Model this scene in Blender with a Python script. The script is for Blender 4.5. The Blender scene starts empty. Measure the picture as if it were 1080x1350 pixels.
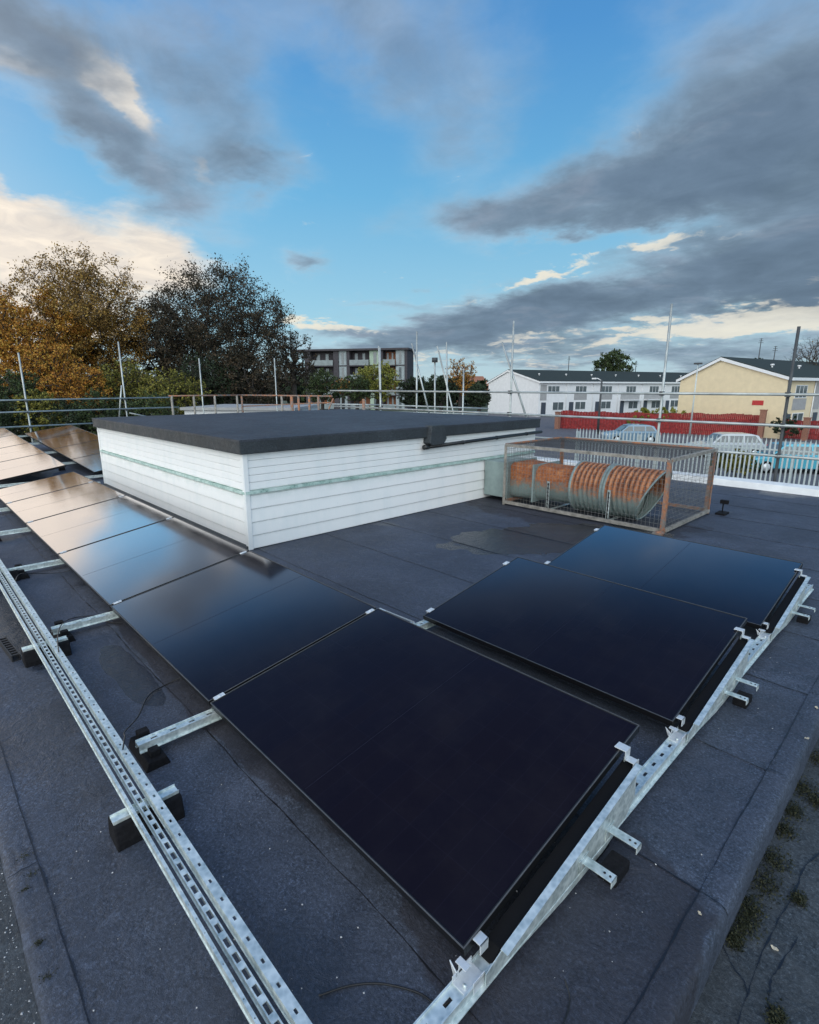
import bpy, bmesh, math, random
import numpy as np
from mathutils import Vector, Matrix
R = math.radians
random.seed(7); rng = np.random.default_rng(7)
scene = bpy.context.scene
col = scene.collection
CZ = 1.70; YAW = R(46.2); PITCH = R(13.22); FPX = 702.6
FW = Vector((-math.sin(YAW), math.cos(YAW), 0)); RT = Vector((math.cos(YAW), math.sin(YAW), 0))
GZ = -2.6      # street level below the roof surface

# ---------------------------------------------------------------- helpers
def gp(b, d, z=GZ):
    """ground point at bearing b (view columns from the centre line) and depth d metres"""
    v = FW*d + RT*(d*(b-540)/721.8)
    return Vector((v.x, v.y, z))

class MB:
    def __init__(s): s.v = []; s.f = []; s.sm = []
    def add(s, vs, fs, smooth=False):
        o = len(s.v); s.v += [tuple(v) for v in vs]
        s.f += [tuple(i+o for i in f) for f in fs]; s.sm += [smooth]*len(fs); return s
    def box(s, x0, x1, y0, y1, z0, z1, M=None):
        vs = [Vector((x, y, z)) for z in (z0, z1) for y in (y0, y1) for x in (x0, x1)]
        if M is not None: vs = [M @ v for v in vs]
        return s.add(vs, [(0,2,3,1),(4,5,7,6),(0,1,5,4),(2,6,7,3),(0,4,6,2),(1,3,7,5)])
    def prism(s, pts, axis, a, b, M=None, smooth=False):
        """pts 2D outline, extruded along axis ('x','y','z') from a to b"""
        n = len(pts); vs = []
        for t in (a, b):
            for p in pts:
                v = {'x': (t, p[0], p[1]), 'y': (p[0], t, p[1]), 'z': (p[0], p[1], t)}[axis]
                vs.append(Vector(v))
        if M is not None: vs = [M @ v for v in vs]
        fs = [tuple(range(n)), tuple(range(2*n-1, n-1, -1))] + [(i, i+n, (i+1) % n+n, (i+1) % n) for i in range(n)]
        return s.add(vs, fs, smooth)
    def tube(s, pts, r, n=8, cap=True):
        pts = [Vector(p) for p in pts]
        rs = r if isinstance(r, (list, tuple)) else [r]*len(pts)
        vs = []; up = None
        for i, p in enumerate(pts):
            t = (pts[min(i+1, len(pts)-1)]-pts[max(i-1, 0)]).normalized()
            if up is None:
                up = t.orthogonal().normalized()
            up = (up - t*up.dot(t))
            up = up.normalized() if up.length > 1e-6 else t.orthogonal().normalized()
            w = t.cross(up)
            for k in range(n):
                a = 2*math.pi*k/n
                vs.append(p+(up*math.cos(a)+w*math.sin(a))*rs[i])
        fs = []
        for i in range(len(pts)-1):
            for k in range(n):
                k2 = (k+1) % n
                fs.append((i*n+k, i*n+k2, (i+1)*n+k2, (i+1)*n+k))
        if cap:
            fs.append(tuple(range(n-1, -1, -1))); fs.append(tuple(range((len(pts)-1)*n, len(pts)*n)))
        return s.add(vs, fs, True)
    def quad(s, *p): return s.add(p, [tuple(range(len(p)))])
    def build(s, name, mat, parent=None, bevel=0, loc=None):
        me = bpy.data.meshes.new(name); me.from_pydata(s.v, [], s.f); me.update()
        me.polygons.foreach_set('use_smooth', s.sm)
        bm = bmesh.new(); bm.from_mesh(me); bmesh.ops.recalc_face_normals(bm, faces=bm.faces); bm.to_mesh(me); bm.free()
        me.materials.append(mat)
        o = bpy.data.objects.new(name, me); col.objects.link(o)
        if parent: o.parent = parent
        if loc is not None: o.location = loc
        if bevel:
            b = o.modifiers.new('bevel', 'BEVEL'); b.width = bevel; b.segments = 2; b.limit_method = 'ANGLE'
            if any(s.sm): pass
        return o

def tag(o, label=None, cat=None, group=None, kind=None):
    if label: o['label'] = label
    if cat: o['category'] = cat
    if group: o['group'] = group
    if kind: o['kind'] = kind
    return o
def empty(name, loc, rz=0, label=None, cat=None, group=None, rot=None):
    o = bpy.data.objects.new(name, None); col.objects.link(o); o.location = loc
    o.rotation_euler = rot if rot else (0, 0, rz); o.empty_display_size = .2
    return tag(o, label, cat, group)
def copy_tree(o, parent=None, skip=()):
    c = o.copy(); col.objects.link(c); c.parent = parent
    for ch in [q for q in bpy.data.objects if q.parent == o]:
        if ch.name.split('.')[0] in skip: continue
        copy_tree(ch, c)
    return c

# ---------------------------------------------------------------- materials
def new_mat(name):
    m = bpy.data.materials.new(name); m.use_nodes = True
    nt = m.node_tree; b = nt.nodes['Principled BSDF']; return m, nt, b
def nnode(nt, t, **k):
    n = nt.nodes.new(t)
    for a, v in k.items(): setattr(n, a, v)
    return n
def ramp(nt, fac, stops):
    r = nt.nodes.new('ShaderNodeValToRGB'); nt.links.new(fac, r.inputs[0])
    e = r.color_ramp.elements
    while len(e) < len(stops): e.new(.5)
    for i, (p, c) in enumerate(stops):
        e[i].position = p; e[i].color = (*c, 1) if len(c) == 3 else c
    return r.outputs[0]
def noise(nt, scale, detail=4, rough=.55, vec=None, dist=0):
    n = nt.nodes.new('ShaderNodeTexNoise'); n.inputs['Scale'].default_value = scale
    n.inputs['Detail'].default_value = detail; n.inputs['Roughness'].default_value = rough
    n.inputs['Distortion'].default_value = dist
    if vec is None:
        tc = nt.nodes.new('ShaderNodeTexCoord'); vec = tc.outputs['Object']
    nt.links.new(vec, n.inputs['Vector']); return n.outputs['Fac']
def mixc(nt, fac, a, b, mode='MIX'):
    m = nt.nodes.new('ShaderNodeMix'); m.data_type = 'RGBA'; m.blend_type = mode
    for s, v in ((0, fac), (6, a), (7, b)):
        if hasattr(v, 'is_linked'): nt.links.new(v, m.inputs[s])
        else: m.inputs[s].default_value = v if s == 0 else (*v, 1)
    return m.outputs[2]
def mathn(nt, op, a, b=None, c=None, clamp=False):
    m = nt.nodes.new('ShaderNodeMath'); m.operation = op; m.use_clamp = clamp
    for i, v in enumerate((a, b, c)):
        if v is None: continue
        if hasattr(v, 'is_linked'): nt.links.new(v, m.inputs[i])
        else: m.inputs[i].default_value = v
    return m.outputs[0]
def maprange(nt, v, a, b, c=0, d=1, smooth=False):
    m = nt.nodes.new('ShaderNodeMapRange'); m.clamp = True
    if smooth: m.interpolation_type = 'SMOOTHSTEP'
    nt.links.new(v, m.inputs[0])
    for i, q in enumerate((a, b, c, d)): m.inputs[i+1].default_value = q
    return m.outputs[0]
def bump(nt, b, h, strength=.3, dist=.01):
    n = nt.nodes.new('ShaderNodeBump'); n.inputs['Strength'].default_value = strength; n.inputs['Distance'].default_value = dist
    nt.links.new(h, n.inputs['Height']); nt.links.new(n.outputs[0], b.inputs['Normal'])
def simple(name, c, rough=.6, metal=0, var=.12, scale=8, bmp=0, spec=.5, c2=None):
    m, nt, b = new_mat(name)
    f = noise(nt, scale, 5, .6)
    a = tuple(max(0, x*(1-var)) for x in c); d = c2 or tuple(x*(1+var) for x in c)
    nt.links.new(ramp(nt, f, [(.3, a), (.7, d)]), b.inputs['Base Color'])
    b.inputs['Roughness'].default_value = rough; b.inputs['Metallic'].default_value = metal
    b.inputs['Specular IOR Level'].default_value = spec
    if bmp: bump(nt, b, f, bmp, .01)
    return m

M = {}
def mat_felt(name, base=(.050, .062, .090), wet=True):
    m, nt, b = new_mat(name)
    geo = nt.nodes.new('ShaderNodeNewGeometry'); P = geo.outputs['Position']
    fine = noise(nt, 95, 3, .7, P); fine2 = noise(nt, 330, 2, .7, P); mid = noise(nt, 9, 5, .65, P, .6); big = noise(nt, 1.3, 4, .6, P, .4)
    v = nnode(nt, 'ShaderNodeTexVoronoi'); v.inputs['Scale'].default_value = 150; nt.links.new(P, v.inputs['Vector'])
    grit_ = noise(nt, 38, 6, .75, P, 1.4)
    gran = mathn(nt, 'ADD', mathn(nt, 'ADD', mathn(nt, 'MULTIPLY', fine, .45), mathn(nt, 'MULTIPLY', fine2, .3)), mathn(nt, 'MULTIPLY', grit_, .25))
    c1 = ramp(nt, gran, [(.40, tuple(x*.2 for x in base)), (.49, tuple(x*.85 for x in base)), (.56, tuple(x*1.7 for x in base)), (.63, tuple(x*3.8 for x in base))])
    c2 = mixc(nt, maprange(nt, mid, .35, .7), c1, mixc(nt, .5, c1, tuple(x*1.75 for x in base)))
    c3 = mixc(nt, maprange(nt, big, .32, .62, 0, .55), c2, tuple(x*.42 for x in base))
    sc_ = mathn(nt, 'MULTIPLY', maprange(nt, noise(nt, 4.5, 8, .75, P, 2.5), .58, .72, 0, .5), maprange(nt, big, .45, .6))
    c3 = mixc(nt, sc_, c3, tuple(x*2.6 for x in base))
    # pale mineral chips
    chips = maprange(nt, v.outputs['Distance'], .0, .12, 1, 0)
    sel = nnode(nt, 'ShaderNodeSeparateColor'); nt.links.new(v.outputs['Color'], sel.inputs[0])
    chips = mathn(nt, 'MULTIPLY', chips, maprange(nt, sel.outputs[0], .93, .96))
    c4 = mixc(nt, chips, c3, (.45, .46, .47))
    rough = maprange(nt, mid, .3, .7, .55, .85)
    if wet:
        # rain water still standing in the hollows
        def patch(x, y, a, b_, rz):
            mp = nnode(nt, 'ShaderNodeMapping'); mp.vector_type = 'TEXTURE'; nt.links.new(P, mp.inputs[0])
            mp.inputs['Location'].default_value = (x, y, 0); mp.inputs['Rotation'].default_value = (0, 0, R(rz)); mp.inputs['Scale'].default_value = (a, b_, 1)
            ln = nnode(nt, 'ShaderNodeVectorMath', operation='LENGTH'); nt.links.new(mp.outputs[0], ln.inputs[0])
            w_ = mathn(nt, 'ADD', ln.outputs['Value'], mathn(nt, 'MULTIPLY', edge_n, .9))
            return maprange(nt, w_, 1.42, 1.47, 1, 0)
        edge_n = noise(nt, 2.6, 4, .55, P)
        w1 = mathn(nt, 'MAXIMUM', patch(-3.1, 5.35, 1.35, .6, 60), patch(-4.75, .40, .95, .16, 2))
        w1 = mathn(nt, 'MAXIMUM', w1, patch(-3.3, .80, .5, .10, 0))  # damp streak that doubles as painted shade along the low panel edge
        stain_shade = mathn(nt, 'MAXIMUM', patch(-.72, 1.33, .50, .46, 8), patch(-2.9, 1.1, 1.6, .20, 0))  # dark brown felt by the side plate, then painted shade under the front panels
        stain_shade = mathn(nt, 'MAXIMUM', stain_shade, patch(-3.6, 6.5, 1.6, .7, 10))
        c4 = mixc(nt, mathn(nt, 'MULTIPLY', stain_shade, .8), c4, mixc(nt, .75, c4, (.020, .017, .022)))
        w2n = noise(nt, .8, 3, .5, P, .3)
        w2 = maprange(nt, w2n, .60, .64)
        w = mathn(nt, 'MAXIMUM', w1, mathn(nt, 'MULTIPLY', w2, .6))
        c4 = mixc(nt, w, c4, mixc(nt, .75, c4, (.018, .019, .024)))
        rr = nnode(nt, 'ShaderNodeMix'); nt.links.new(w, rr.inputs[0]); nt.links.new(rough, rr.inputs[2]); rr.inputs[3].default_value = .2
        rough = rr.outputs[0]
    nt.links.new(c4, b.inputs['Base Color']); nt.links.new(rough, b.inputs['Roughness'])
    b.inputs['Specular IOR Level'].default_value = .45
    h = mathn(nt, 'ADD', mathn(nt, 'MULTIPLY', gran, .5), mathn(nt, 'MULTIPLY', mid, 1.2))
    bump(nt, b, h, .9, .009)
    return m
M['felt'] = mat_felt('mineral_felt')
M['felt2'] = mat_felt('fascia_felt', (.034, .041, .047), False)
M['felt_top'] = mat_felt('upper_roof_felt', (.042, .048, .060), False)
M['bitumen'] = simple('bitumen', (.012, .012, .015), .35)
M['galv'] = None
def mat_galv():
    m, nt, b = new_mat('galvanised_steel')
    v = nnode(nt, 'ShaderNodeTexVoronoi'); v.inputs['Scale'].default_value = 55
    tc = nnode(nt, 'ShaderNodeTexCoord'); nt.links.new(tc.outputs['Object'], v.inputs['Vector'])
    f = mathn(nt, 'ADD', mathn(nt, 'MULTIPLY', v.outputs['Distance'], .5), noise(nt, 14, 5, .6))
    nt.links.new(ramp(nt, f, [(.4, (.44, .52, .51)), (.95, (.80, .86, .84))]), b.inputs['Base Color'])
    nt.links.new(maprange(nt, f, .4, 1, .32, .52), b.inputs['Roughness']); b.inputs['Metallic'].default_value = .6
    return m
M['galv'] = mat_galv()
M['tube'] = simple('scaffold_tube', (.42, .45, .44), .5, .6, .3, 3)
M['tube_dark'] = simple('dark_tube', (.06, .065, .07), .6, .2, .3, 3)
M['alu'] = simple('aluminium_clamp', (.66, .69, .71), .42, .35, .1, 30)
M['black_plastic'] = simple('black_plastic', (.018, .018, .02), .55, 0, .2, 40)
M['rubber'] = simple('rubber', (.010, .010, .012), .8, 0, .35, 60, .3, spec=.15)
M['gap_shade'] = simple('gap_shade_black', (.006, .006, .007), .7, spec=.2)  # near-black colour for the shaded gap beside the panels
M['cable'] = simple('cable', (.012, .012, .013), .5)
M['slot'] = simple('slot_shadow', (.02, .02, .022), .8)
def mat_frame():
    m, nt, b = new_mat('anodised_frame')
    b.inputs['Base Color'].default_value = (.009, .009, .010, 1); b.inputs['Metallic'].default_value = .3; b.inputs['Roughness'].default_value = .38
    return m
M['frame'] = mat_frame()
M['frame_edge'] = simple('frame_edge_highlight', (.13, .125, .12), .45, .5, .2, 20)  # paler than the frame: the edge highlight is put into the colour
def mat_glass():
    m, nt, b = new_mat('solar_glass')
    tc = nnode(nt, 'ShaderNodeTexCoord')
    br = nnode(nt, 'ShaderNodeTexBrick'); br.offset = 0; br.inputs['Scale'].default_value = 1
    br.inputs['Brick Width'].default_value = .091; br.inputs['Row Height'].default_value = .182
    br.inputs['Mortar Size'].default_value = .0012
    br.inputs['Color1'].default_value = (.0075, .0068, .013, 1); br.inputs['Color2'].default_value = (.0082, .0070, .0125, 1); br.inputs['Mortar'].default_value = (.011, .010, .018, 1)
    nt.links.new(tc.outputs['Object'], br.inputs['Vector'])
    dust = maprange(nt, noise(nt, 2.2, 6, .65), .45, .8, 0, .02)
    nt.links.new(mixc(nt, dust, br.outputs['Color'], (.3, .28, .26)), b.inputs['Base Color'])
    b.inputs['Roughness'].default_value = .5; b.inputs['Specular IOR Level'].default_value = 0
    # anti-reflective coated glass: very dark face on, mirror-like at a glancing angle
    lw = nnode(nt, 'ShaderNodeLayerWeight'); lw.inputs['Blend'].default_value = .5
    cv = nnode(nt, 'ShaderNodeFloatCurve'); c = cv.mapping.curves[0]
    P = [(0, .015), (.40, .018), (.48, .04), (.56, .17), (.62, .34), (.675, .56), (.75, .84), (.88, .95), (1, 1)]
    c.points[0].location = P[0]; c.points[1].location = P[-1]
    for q in P[1:-1]: c.points.new(*q)
    cv.mapping.update(); nt.links.new(lw.outputs['Facing'], cv.inputs['Value'])
    gl = nnode(nt, 'ShaderNodeBsdfGlossy'); nt.links.new(maprange(nt, noise(nt, 3, 5, .6), .3, .8, .07, .12), gl.inputs['Roughness'])
    gl.inputs['Color'].default_value = (1, .97, .98, 1)
    mx = nnode(nt, 'ShaderNodeMixShader'); nt.links.new(cv.outputs[0], mx.inputs[0]); nt.links.new(b.outputs[0], mx.inputs[1]); nt.links.new(gl.outputs[0], mx.inputs[2])
    nt.links.new(mx.outputs[0], nt.nodes['Material Output'].inputs['Surface'])
    return m
M['glass'] = mat_glass()
M['seam'] = simple('glass_seam', (.014, .013, .024), .4, spec=.2)
def mat_clad():
    m, nt, b = new_mat('white_cladding')
    geo = nnode(nt, 'ShaderNodeNewGeometry'); P = geo.outputs['Position']
    mp = nnode(nt, 'ShaderNodeMapping'); nt.links.new(P, mp.inputs[0]); mp.inputs['Scale'].default_value = (3, 3, .9)
    d = noise(nt, 1.6, 7, .7, mp.outputs[0], .3)
    sp = nnode(nt, 'ShaderNodeSeparateXYZ'); nt.links.new(P, sp.inputs[0])
    c = ramp(nt, d, [(.45, (.85, .855, .845)), (.76, (.77, .80, .80)), (.95, (.55, .6, .59))])
    # green algae that ran down below the trim
    al = mathn(nt, 'MULTIPLY', maprange(nt, sp.outputs['Z'], .50, .60), maprange(nt, sp.outputs['Z'], .64, .60))
    al = mathn(nt, 'MULTIPLY', al, maprange(nt, noise(nt, 3.2, 6, .7, P), .42, .7, 0, .55))
    c = mixc(nt, al, c, (.34, .47, .42))
    smg = maprange(nt, noise(nt, 7, 5, .75, P), .66, .76, 0, .35)
    c = mixc(nt, smg, c, (.42, .44, .43))
    nt.links.new(c, b.inputs['Base Color']); b.inputs['Roughness'].default_value = .42
    bump(nt, b, noise(nt, 60, 3, .5, P), .08, .003)
    return m
M['clad'] = mat_clad()
def mat_trim():
    m, nt, b = new_mat('algae_trim')
    geo = nnode(nt, 'ShaderNodeNewGeometry'); P = geo.outputs['Position']
    c = ramp(nt, noise(nt, 7, 7, .8, P), [(.34, (.08, .12, .11)), (.42, (.30, .45, .40)), (.55, (.48, .62, .57)), (.75, (.66, .72, .70))])
    nt.links.new(c, b.inputs['Base Color']); b.inputs['Roughness'].default_value = .7
    return m
M['trim'] = mat_trim()
M['white_paint'] = simple('white_coping', (.72, .74, .75), .5, 0, .1, 4)
M['black_paint'] = simple('black_gutter', (.015, .017, .019), .4)
M['moss_edge'] = mat_felt('moss_tinged_felt', (.052, .066, .074), False)
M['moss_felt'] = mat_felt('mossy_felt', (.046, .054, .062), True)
def mat_rust(name, cut=None, a=(.22, .27, .25), ribs=False):
    m, nt, b = new_mat(name)
    geo = nnode(nt, 'ShaderNodeNewGeometry'); P = geo.outputs['Position']
    n = noise(nt, 9, 7, .75, P); n2 = noise(nt, 40, 4, .7, P)
    rust = ramp(nt, mathn(nt, 'ADD', mathn(nt, 'MULTIPLY', n, .6), mathn(nt, 'MULTIPLY', n2, .4)), [(.36, (.10, .03, .015)), (.5, (.36, .11, .035)), (.64, (.55, .24, .09))])
    if cut is not None:
        sp = nnode(nt, 'ShaderNodeSeparateXYZ'); nt.links.new(P, sp.inputs[0])
        zz = mathn(nt, 'ADD', sp.outputs['Z'], mathn(nt, 'MULTIPLY', mathn(nt, 'SUBTRACT', n, .5), .5))
        f = maprange(nt, zz, cut-.06, cut+.06)
        c = mixc(nt, f, mixc(nt, maprange(nt, n2, .55, .75, 0, .5), a, (.2, .12, .06)), rust)
    else:
        c = mixc(nt, maprange(nt, n, .4, .62), tuple(x*.8 for x in a), rust)
    if ribs:      # paler rib crests and darker valleys, fading out low down
        sx = nnode(nt, 'ShaderNodeSeparateXYZ'); nt.links.new(P, sx.inputs[0])
        w = mathn(nt, 'ABSOLUTE', mathn(nt, 'SINE', mathn(nt, 'MULTIPLY', mathn(nt, 'ADD', sx.outputs['X'], 3.80), math.pi/.068)))
        w = mathn(nt, 'ADD', w, mathn(nt, 'MULTIPLY', mathn(nt, 'SUBTRACT', n, .5), 1.2))
        lim = maprange(nt, sx.outputs['Z'], .25, .5)
        c = mixc(nt, mathn(nt, 'MULTIPLY', maprange(nt, w, .25, .65, .8, 0), lim), c, (.07, .028, .018))
        c = mixc(nt, mathn(nt, 'MULTIPLY', maprange(nt, w, .7, 1.05, 0, .75), lim), c, (.62, .30, .16))
    nt.links.new(c, b.inputs['Base Color']); b.inputs['Roughness'].default_value = .75
    bump(nt, b, n2, .3, .004)
    return m
M['drum_rust'] = mat_rust('rusted_ribbed_drum', .33, (.19, .25, .235), True)
M['duct_rust'] = mat_rust('rusted_duct', .33, (.19, .25, .235))
M['duct'] = simple('grey_green_duct', (.26, .33, .32), .5, .2, .2, 5)
M['cage'] = mat_rust('rusty_cage_steel', None, (.24, .23, .21))
M['cage_white'] = simple('weathered_cage_bar', (.27, .25, .22), .7, .1, .45, 12)
M['mesh_wire'] = simple('wire_mesh', (.20, .2, .19), .6, .3, .3, 12)

# ---------------------------------------------------------------- camera
cd = bpy.data.cameras.new('camera'); cam = bpy.data.objects.new('camera', cd); col.objects.link(cam)
cam.location = (0, 0, CZ); cam.rotation_euler = (R(90)-PITCH, 0, YAW)
cd.sensor_fit = 'HORIZONTAL'; cd.sensor_width = 36; cd.lens = 36*FPX/1080; cd.clip_end = 4000; cd.clip_start = .05
scene.camera = cam
scene.view_settings.view_transform = 'Standard'; scene.view_settings.look = 'None'
scene.view_settings.exposure = 0; scene.view_settings.gamma = 1
CAMR = cam.rotation_euler.to_matrix()
def pdir(u, v):
    return (CAMR @ Vector(((u-540)/FPX, -(v-675)/FPX, -1))).normalized()

# ---------------------------------------------------------------- sky
SUN_AZ = R(112)      # counter-clockwise from +Y
SUN_EL = R(12)
def build_world():
    w = bpy.data.worlds.new('World'); scene.world = w; w.use_nodes = True
    nt = w.node_tree; nt.nodes.clear()
    out = nnode(nt, 'ShaderNodeOutputWorld'); bg = nnode(nt, 'ShaderNodeBackground')
    bg.inputs['Strength'].default_value = .1
    sky = nnode(nt, 'ShaderNodeTexSky'); sky.sky_type = 'NISHITA'; sky.sun_disc = False
    sky.sun_elevation = SUN_EL; sky.sun_rotation = -SUN_AZ; sky.air_density = 1.0; sky.dust_density = .3; sky.ozone_density = 2.5
    tc = nnode(nt, 'ShaderNodeTexCoord'); N = tc.outputs['Generated']
    sp = nnode(nt, 'ShaderNodeSeparateXYZ'); nt.links.new(N, sp.inputs[0]); el = sp.outputs['Z']
    # clouds lie on a layer overhead: noise is read on that layer so it thins to bands at the horizon
    zz = mathn(nt, 'ADD', mathn(nt, 'MAXIMUM', el, 0), .16)
    dv = nnode(nt, 'ShaderNodeVectorMath', operation='DIVIDE'); nt.links.new(N, dv.inputs[0])
    cb = nnode(nt, 'ShaderNodeCombineXYZ')
    for i in range(3): nt.links.new(zz, cb.inputs[i])
    nt.links.new(cb.outputs[0], dv.inputs[1]); L = dv.outputs[0]
    wn = nnode(nt, 'ShaderNodeTexNoise'); wn.inputs['Scale'].default_value = 1.7; wn.inputs['Detail'].default_value = 6; wn.inputs['Roughness'].default_value = .58
    nt.links.new(L, wn.inputs['Vector'])
    sub = nnode(nt, 'ShaderNodeVectorMath', operation='SUBTRACT'); nt.links.new(wn.outputs['Color'], sub.inputs[0]); sub.inputs[1].default_value = (.5, .5, .5)
    sc = nnode(nt, 'ShaderNodeVectorMath', operation='SCALE'); nt.links.new(sub.outputs[0], sc.inputs[0])
    nt.links.new(maprange(nt, el, 0, .5, .09, .28), sc.inputs['Scale'])
    ad = nnode(nt, 'ShaderNodeVectorMath', operation='ADD'); nt.links.new(N, ad.inputs[0]); nt.links.new(sc.outputs[0], ad.inputs[1])
    W = ad.outputs[0]
    def blobs(lst):
        acc = None
        for (u, v, a, b_, ang, wt) in lst:
            c = pdir(u, v); ca, sa = math.cos(R(ang)), math.sin(R(ang))
            px = pdir(u+10*ca, v+10*sa)-c; py = pdir(u-10*sa, v+10*ca)-c
            X = px.normalized(); Zc = c.copy(); Y = Zc.cross(X).normalized(); Zc = X.cross(Y)
            su = px.length/10*a; sv = py.length/10*b_
            mp = nnode(nt, 'ShaderNodeMapping'); mp.vector_type = 'TEXTURE'; nt.links.new(W, mp.inputs[0])
            mp.inputs['Location'].default_value = c
            mp.inputs['Rotation'].default_value = Matrix((X, Y, Zc)).transposed().to_euler('XYZ')
            mp.inputs['Scale'].default_value = (su, sv, .5)
            d = nnode(nt, 'ShaderNodeVectorMath', operation='DOT_PRODUCT'); nt.links.new(mp.outputs[0], d.inputs[0]); nt.links.new(mp.outputs[0], d.inputs[1])
            g = mathn(nt, 'POWER', .4, d.outputs['Value'])
            acc = mathn(nt, 'MULTIPLY', g, wt) if acc is None else mathn(nt, 'MULTIPLY_ADD', g, wt, acc)
        return acc
    gray = blobs([(110, 160, 110, 50, 42, 1.1), (200, 235, 100, 52, 32, 1.15), (285, 150, 105, 70, 60, .95), (335, 235, 60, 34, 10, .9), (150, 30, 200, 60, 5, .8),
                  (10, 40, 110, 60, 30, 1.0), (540, 60, 160, 85, 10, .8), (600, 160, 60, 80, 60, .5), (905, 235, 190, 90, -12, 1.4), (1030, 120, 170, 150, -10, 1.0),
                  (770, 260, 110, 60, -25, 1.0), (640, 292, 66, 44, 5, 1.25), (395, 332, 36, 16, 20, 1.1), (870, 388, 330, 40, -9, 1.6), (1070, 330, 150, 50, -15, 1.0), (670, 418, 130, 26, -8, 1.1), (480, 442, 110, 16, 0, 1.0), (520, 398, 80, 9, 3, .7),
                  (880, 468, 400, 24, 0, 1.25), (1250, 250, 250, 200, 0, 1.0), (620, -160, 500, 120, 0, .6), (70, 290, 130, 14, 14, .55), (515, 285, 40, 40, 40, .45), (770, 328, 150, 15, -14, -1.0), (905, 165, 45, 24, -30, -.4), (420, 20, 110, 60, 10, .5), (940, 40, 120, 60, -20, .35), (20, 228, 100, 24, 12, -1.2), (-140, 212, 170, 38, 0, -1.2)])
    warm = blobs([(40, 330, 200, 60, 14, 1.1), (-160, 330, 240, 170, 8, 1.6), (210, 335, 80, 34, 35, .7), (110, 82, 100, 20, 38, 1.1), (165, 135, 80, 17, 55, 1.0), (20, 100, 90, 25, 5, .8), (275, 235, 26, 10, 60, .7), (60, 430, 160, 30, 0, .8), (10, 232, 90, 18, 12, -.7)])
    cream = blobs([(1020, 420, 110, 17, -8, 1.5), (920, 430, 70, 11, -10, 1.1), (700, 447, 60, 8, -5, .9), (820, 437, 80, 7, -14, .9), (430, 428, 70, 12, 5, 1.1), (850, 325, 130, 9, -14, .9), (720, 365, 40, 7, -10, .8), (1160, 410, 120, 40, 0, 1.2), (640, 470, 200, 10, 0, .6)])
    n1 = noise(nt, 2.2, 10, .62, L, .35); n2 = noise(nt, 1.5, 6, .6, L, .3); n3 = noise(nt, 5.5, 8, .6, L, .6)
    nn = mathn(nt, 'SUBTRACT', n1, .5)
    dens = mathn(nt, 'ADD', gray, mathn(nt, 'MULTIPLY', nn, 1.25))
    gd = maprange(nt, dens, .10, 1.6, 0, 1, True)
    wd = maprange(nt, mathn(nt, 'ADD', warm, mathn(nt, 'MULTIPLY', nn, 1.6)), .2, 1.15, 0, 1, True)
    cdn = maprange(nt, mathn(nt, 'ADD', cream, mathn(nt, 'MULTIPLY', mathn(nt, 'SUBTRACT', n3, .5), 2.4)), .42, 1.0, 0, 1, True)
    # clear sky: Nishita, lifted toward the photograph's saturated blue
    base = mixc(nt, 1.0, sky.outputs[0], SKYMUL, 'MULTIPLY')
    grad = ramp(nt, el, [(0, (5.2, 6.8, 7.6)), (.10, (3.8, 6.9, 8.4)), (.30, (1.7, 5.0, 8.0)), (.48, (.9, 3.3, 7.0)), (.7, (.55, 2.1, 5.2))])
    base = mixc(nt, .85, base, grad)
    g1 = ramp(nt, gd, [(.0, (4.9, 6.0, 6.7)), (.45, (3.3, 4.05, 4.75)), (.75, (2.35, 3.0, 3.75)), (1.0, (1.75, 2.4, 3.15))])
    shade = maprange(nt, n2, .3, .7, .72, 1.4)
    g1 = mixc(nt, 1.0, g1, shade, 'MULTIPLY')
    g1 = mixc(nt, 1.0, g1, maprange(nt, n3, .3, .7, .84, 1.2), 'MULTIPLY')
    g1 = mixc(nt, maprange(nt, dens, 1.2, 2.1, 0, .5, True), g1, (.95, 1.35, 2.1))
    g1 = mixc(nt, maprange(nt, n2, .55, .75, 0, .35), g1, (3.9, 3.6, 3.9))
    c = mixc(nt, wd, base, mixc(nt, maprange(nt, n3, .35, .65), (7.2, 6.7, 6.2), (9.8, 8.8, 7.5)))
    c = mixc(nt, cdn, c, (8.2, 8.0, 6.9))
    c = mixc(nt, mathn(nt, 'MULTIPLY', gd, .93), c, g1)
    c = mixc(nt, mathn(nt, 'MULTIPLY', cdn, .55), c, (8.4, 8.1, 7.0))
    # veiled low sun, out of frame to the left, and the bright half of the sky behind the camera
    def lobe(d, p, wt):
        dt = nnode(nt, 'ShaderNodeVectorMath', operation='DOT_PRODUCT'); nt.links.new(N, dt.inputs[0]); dt.inputs[1].default_value = d
        return mathn(nt, 'MULTIPLY', mathn(nt, 'POWER', mathn(nt, 'MAXIMUM', dt.outputs['Value'], 0), p), wt)
    az, e = SUN_AZ, R(9)
    sd = (-math.sin(az)*math.cos(e), math.cos(az)*math.cos(e), math.sin(e))
    g = lobe(sd, 15, 1.0)
    c = mixc(nt, g, c, (13.5, 11.8, 10.2))
    bk = Vector((.50, -.74, .45)).normalized()
    c = mixc(nt, maprange(nt, lobe(bk, 1.6, 1), .15, .9, 0, .85, True), c, (26.5, 27.6, 27.6))
    # nothing but dull ground light comes from below the horizon
    c = mixc(nt, maprange(nt, el, -.02, -.002, 1, 0), c, (1.0, 1.05, 1.1))
    nt.links.new(c, bg.inputs[0]); nt.links.new(bg.outputs[0], out.inputs[0])
SKYMUL = (.9, 1.0, 1.2)
build_world()
sl = bpy.data.lights.new('sun', 'SUN'); sl.energy = .6; sl.angle = R(14); sl.color = (1, .91, .8)
so = bpy.data.objects.new('sun', sl); col.objects.link(so)
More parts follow.
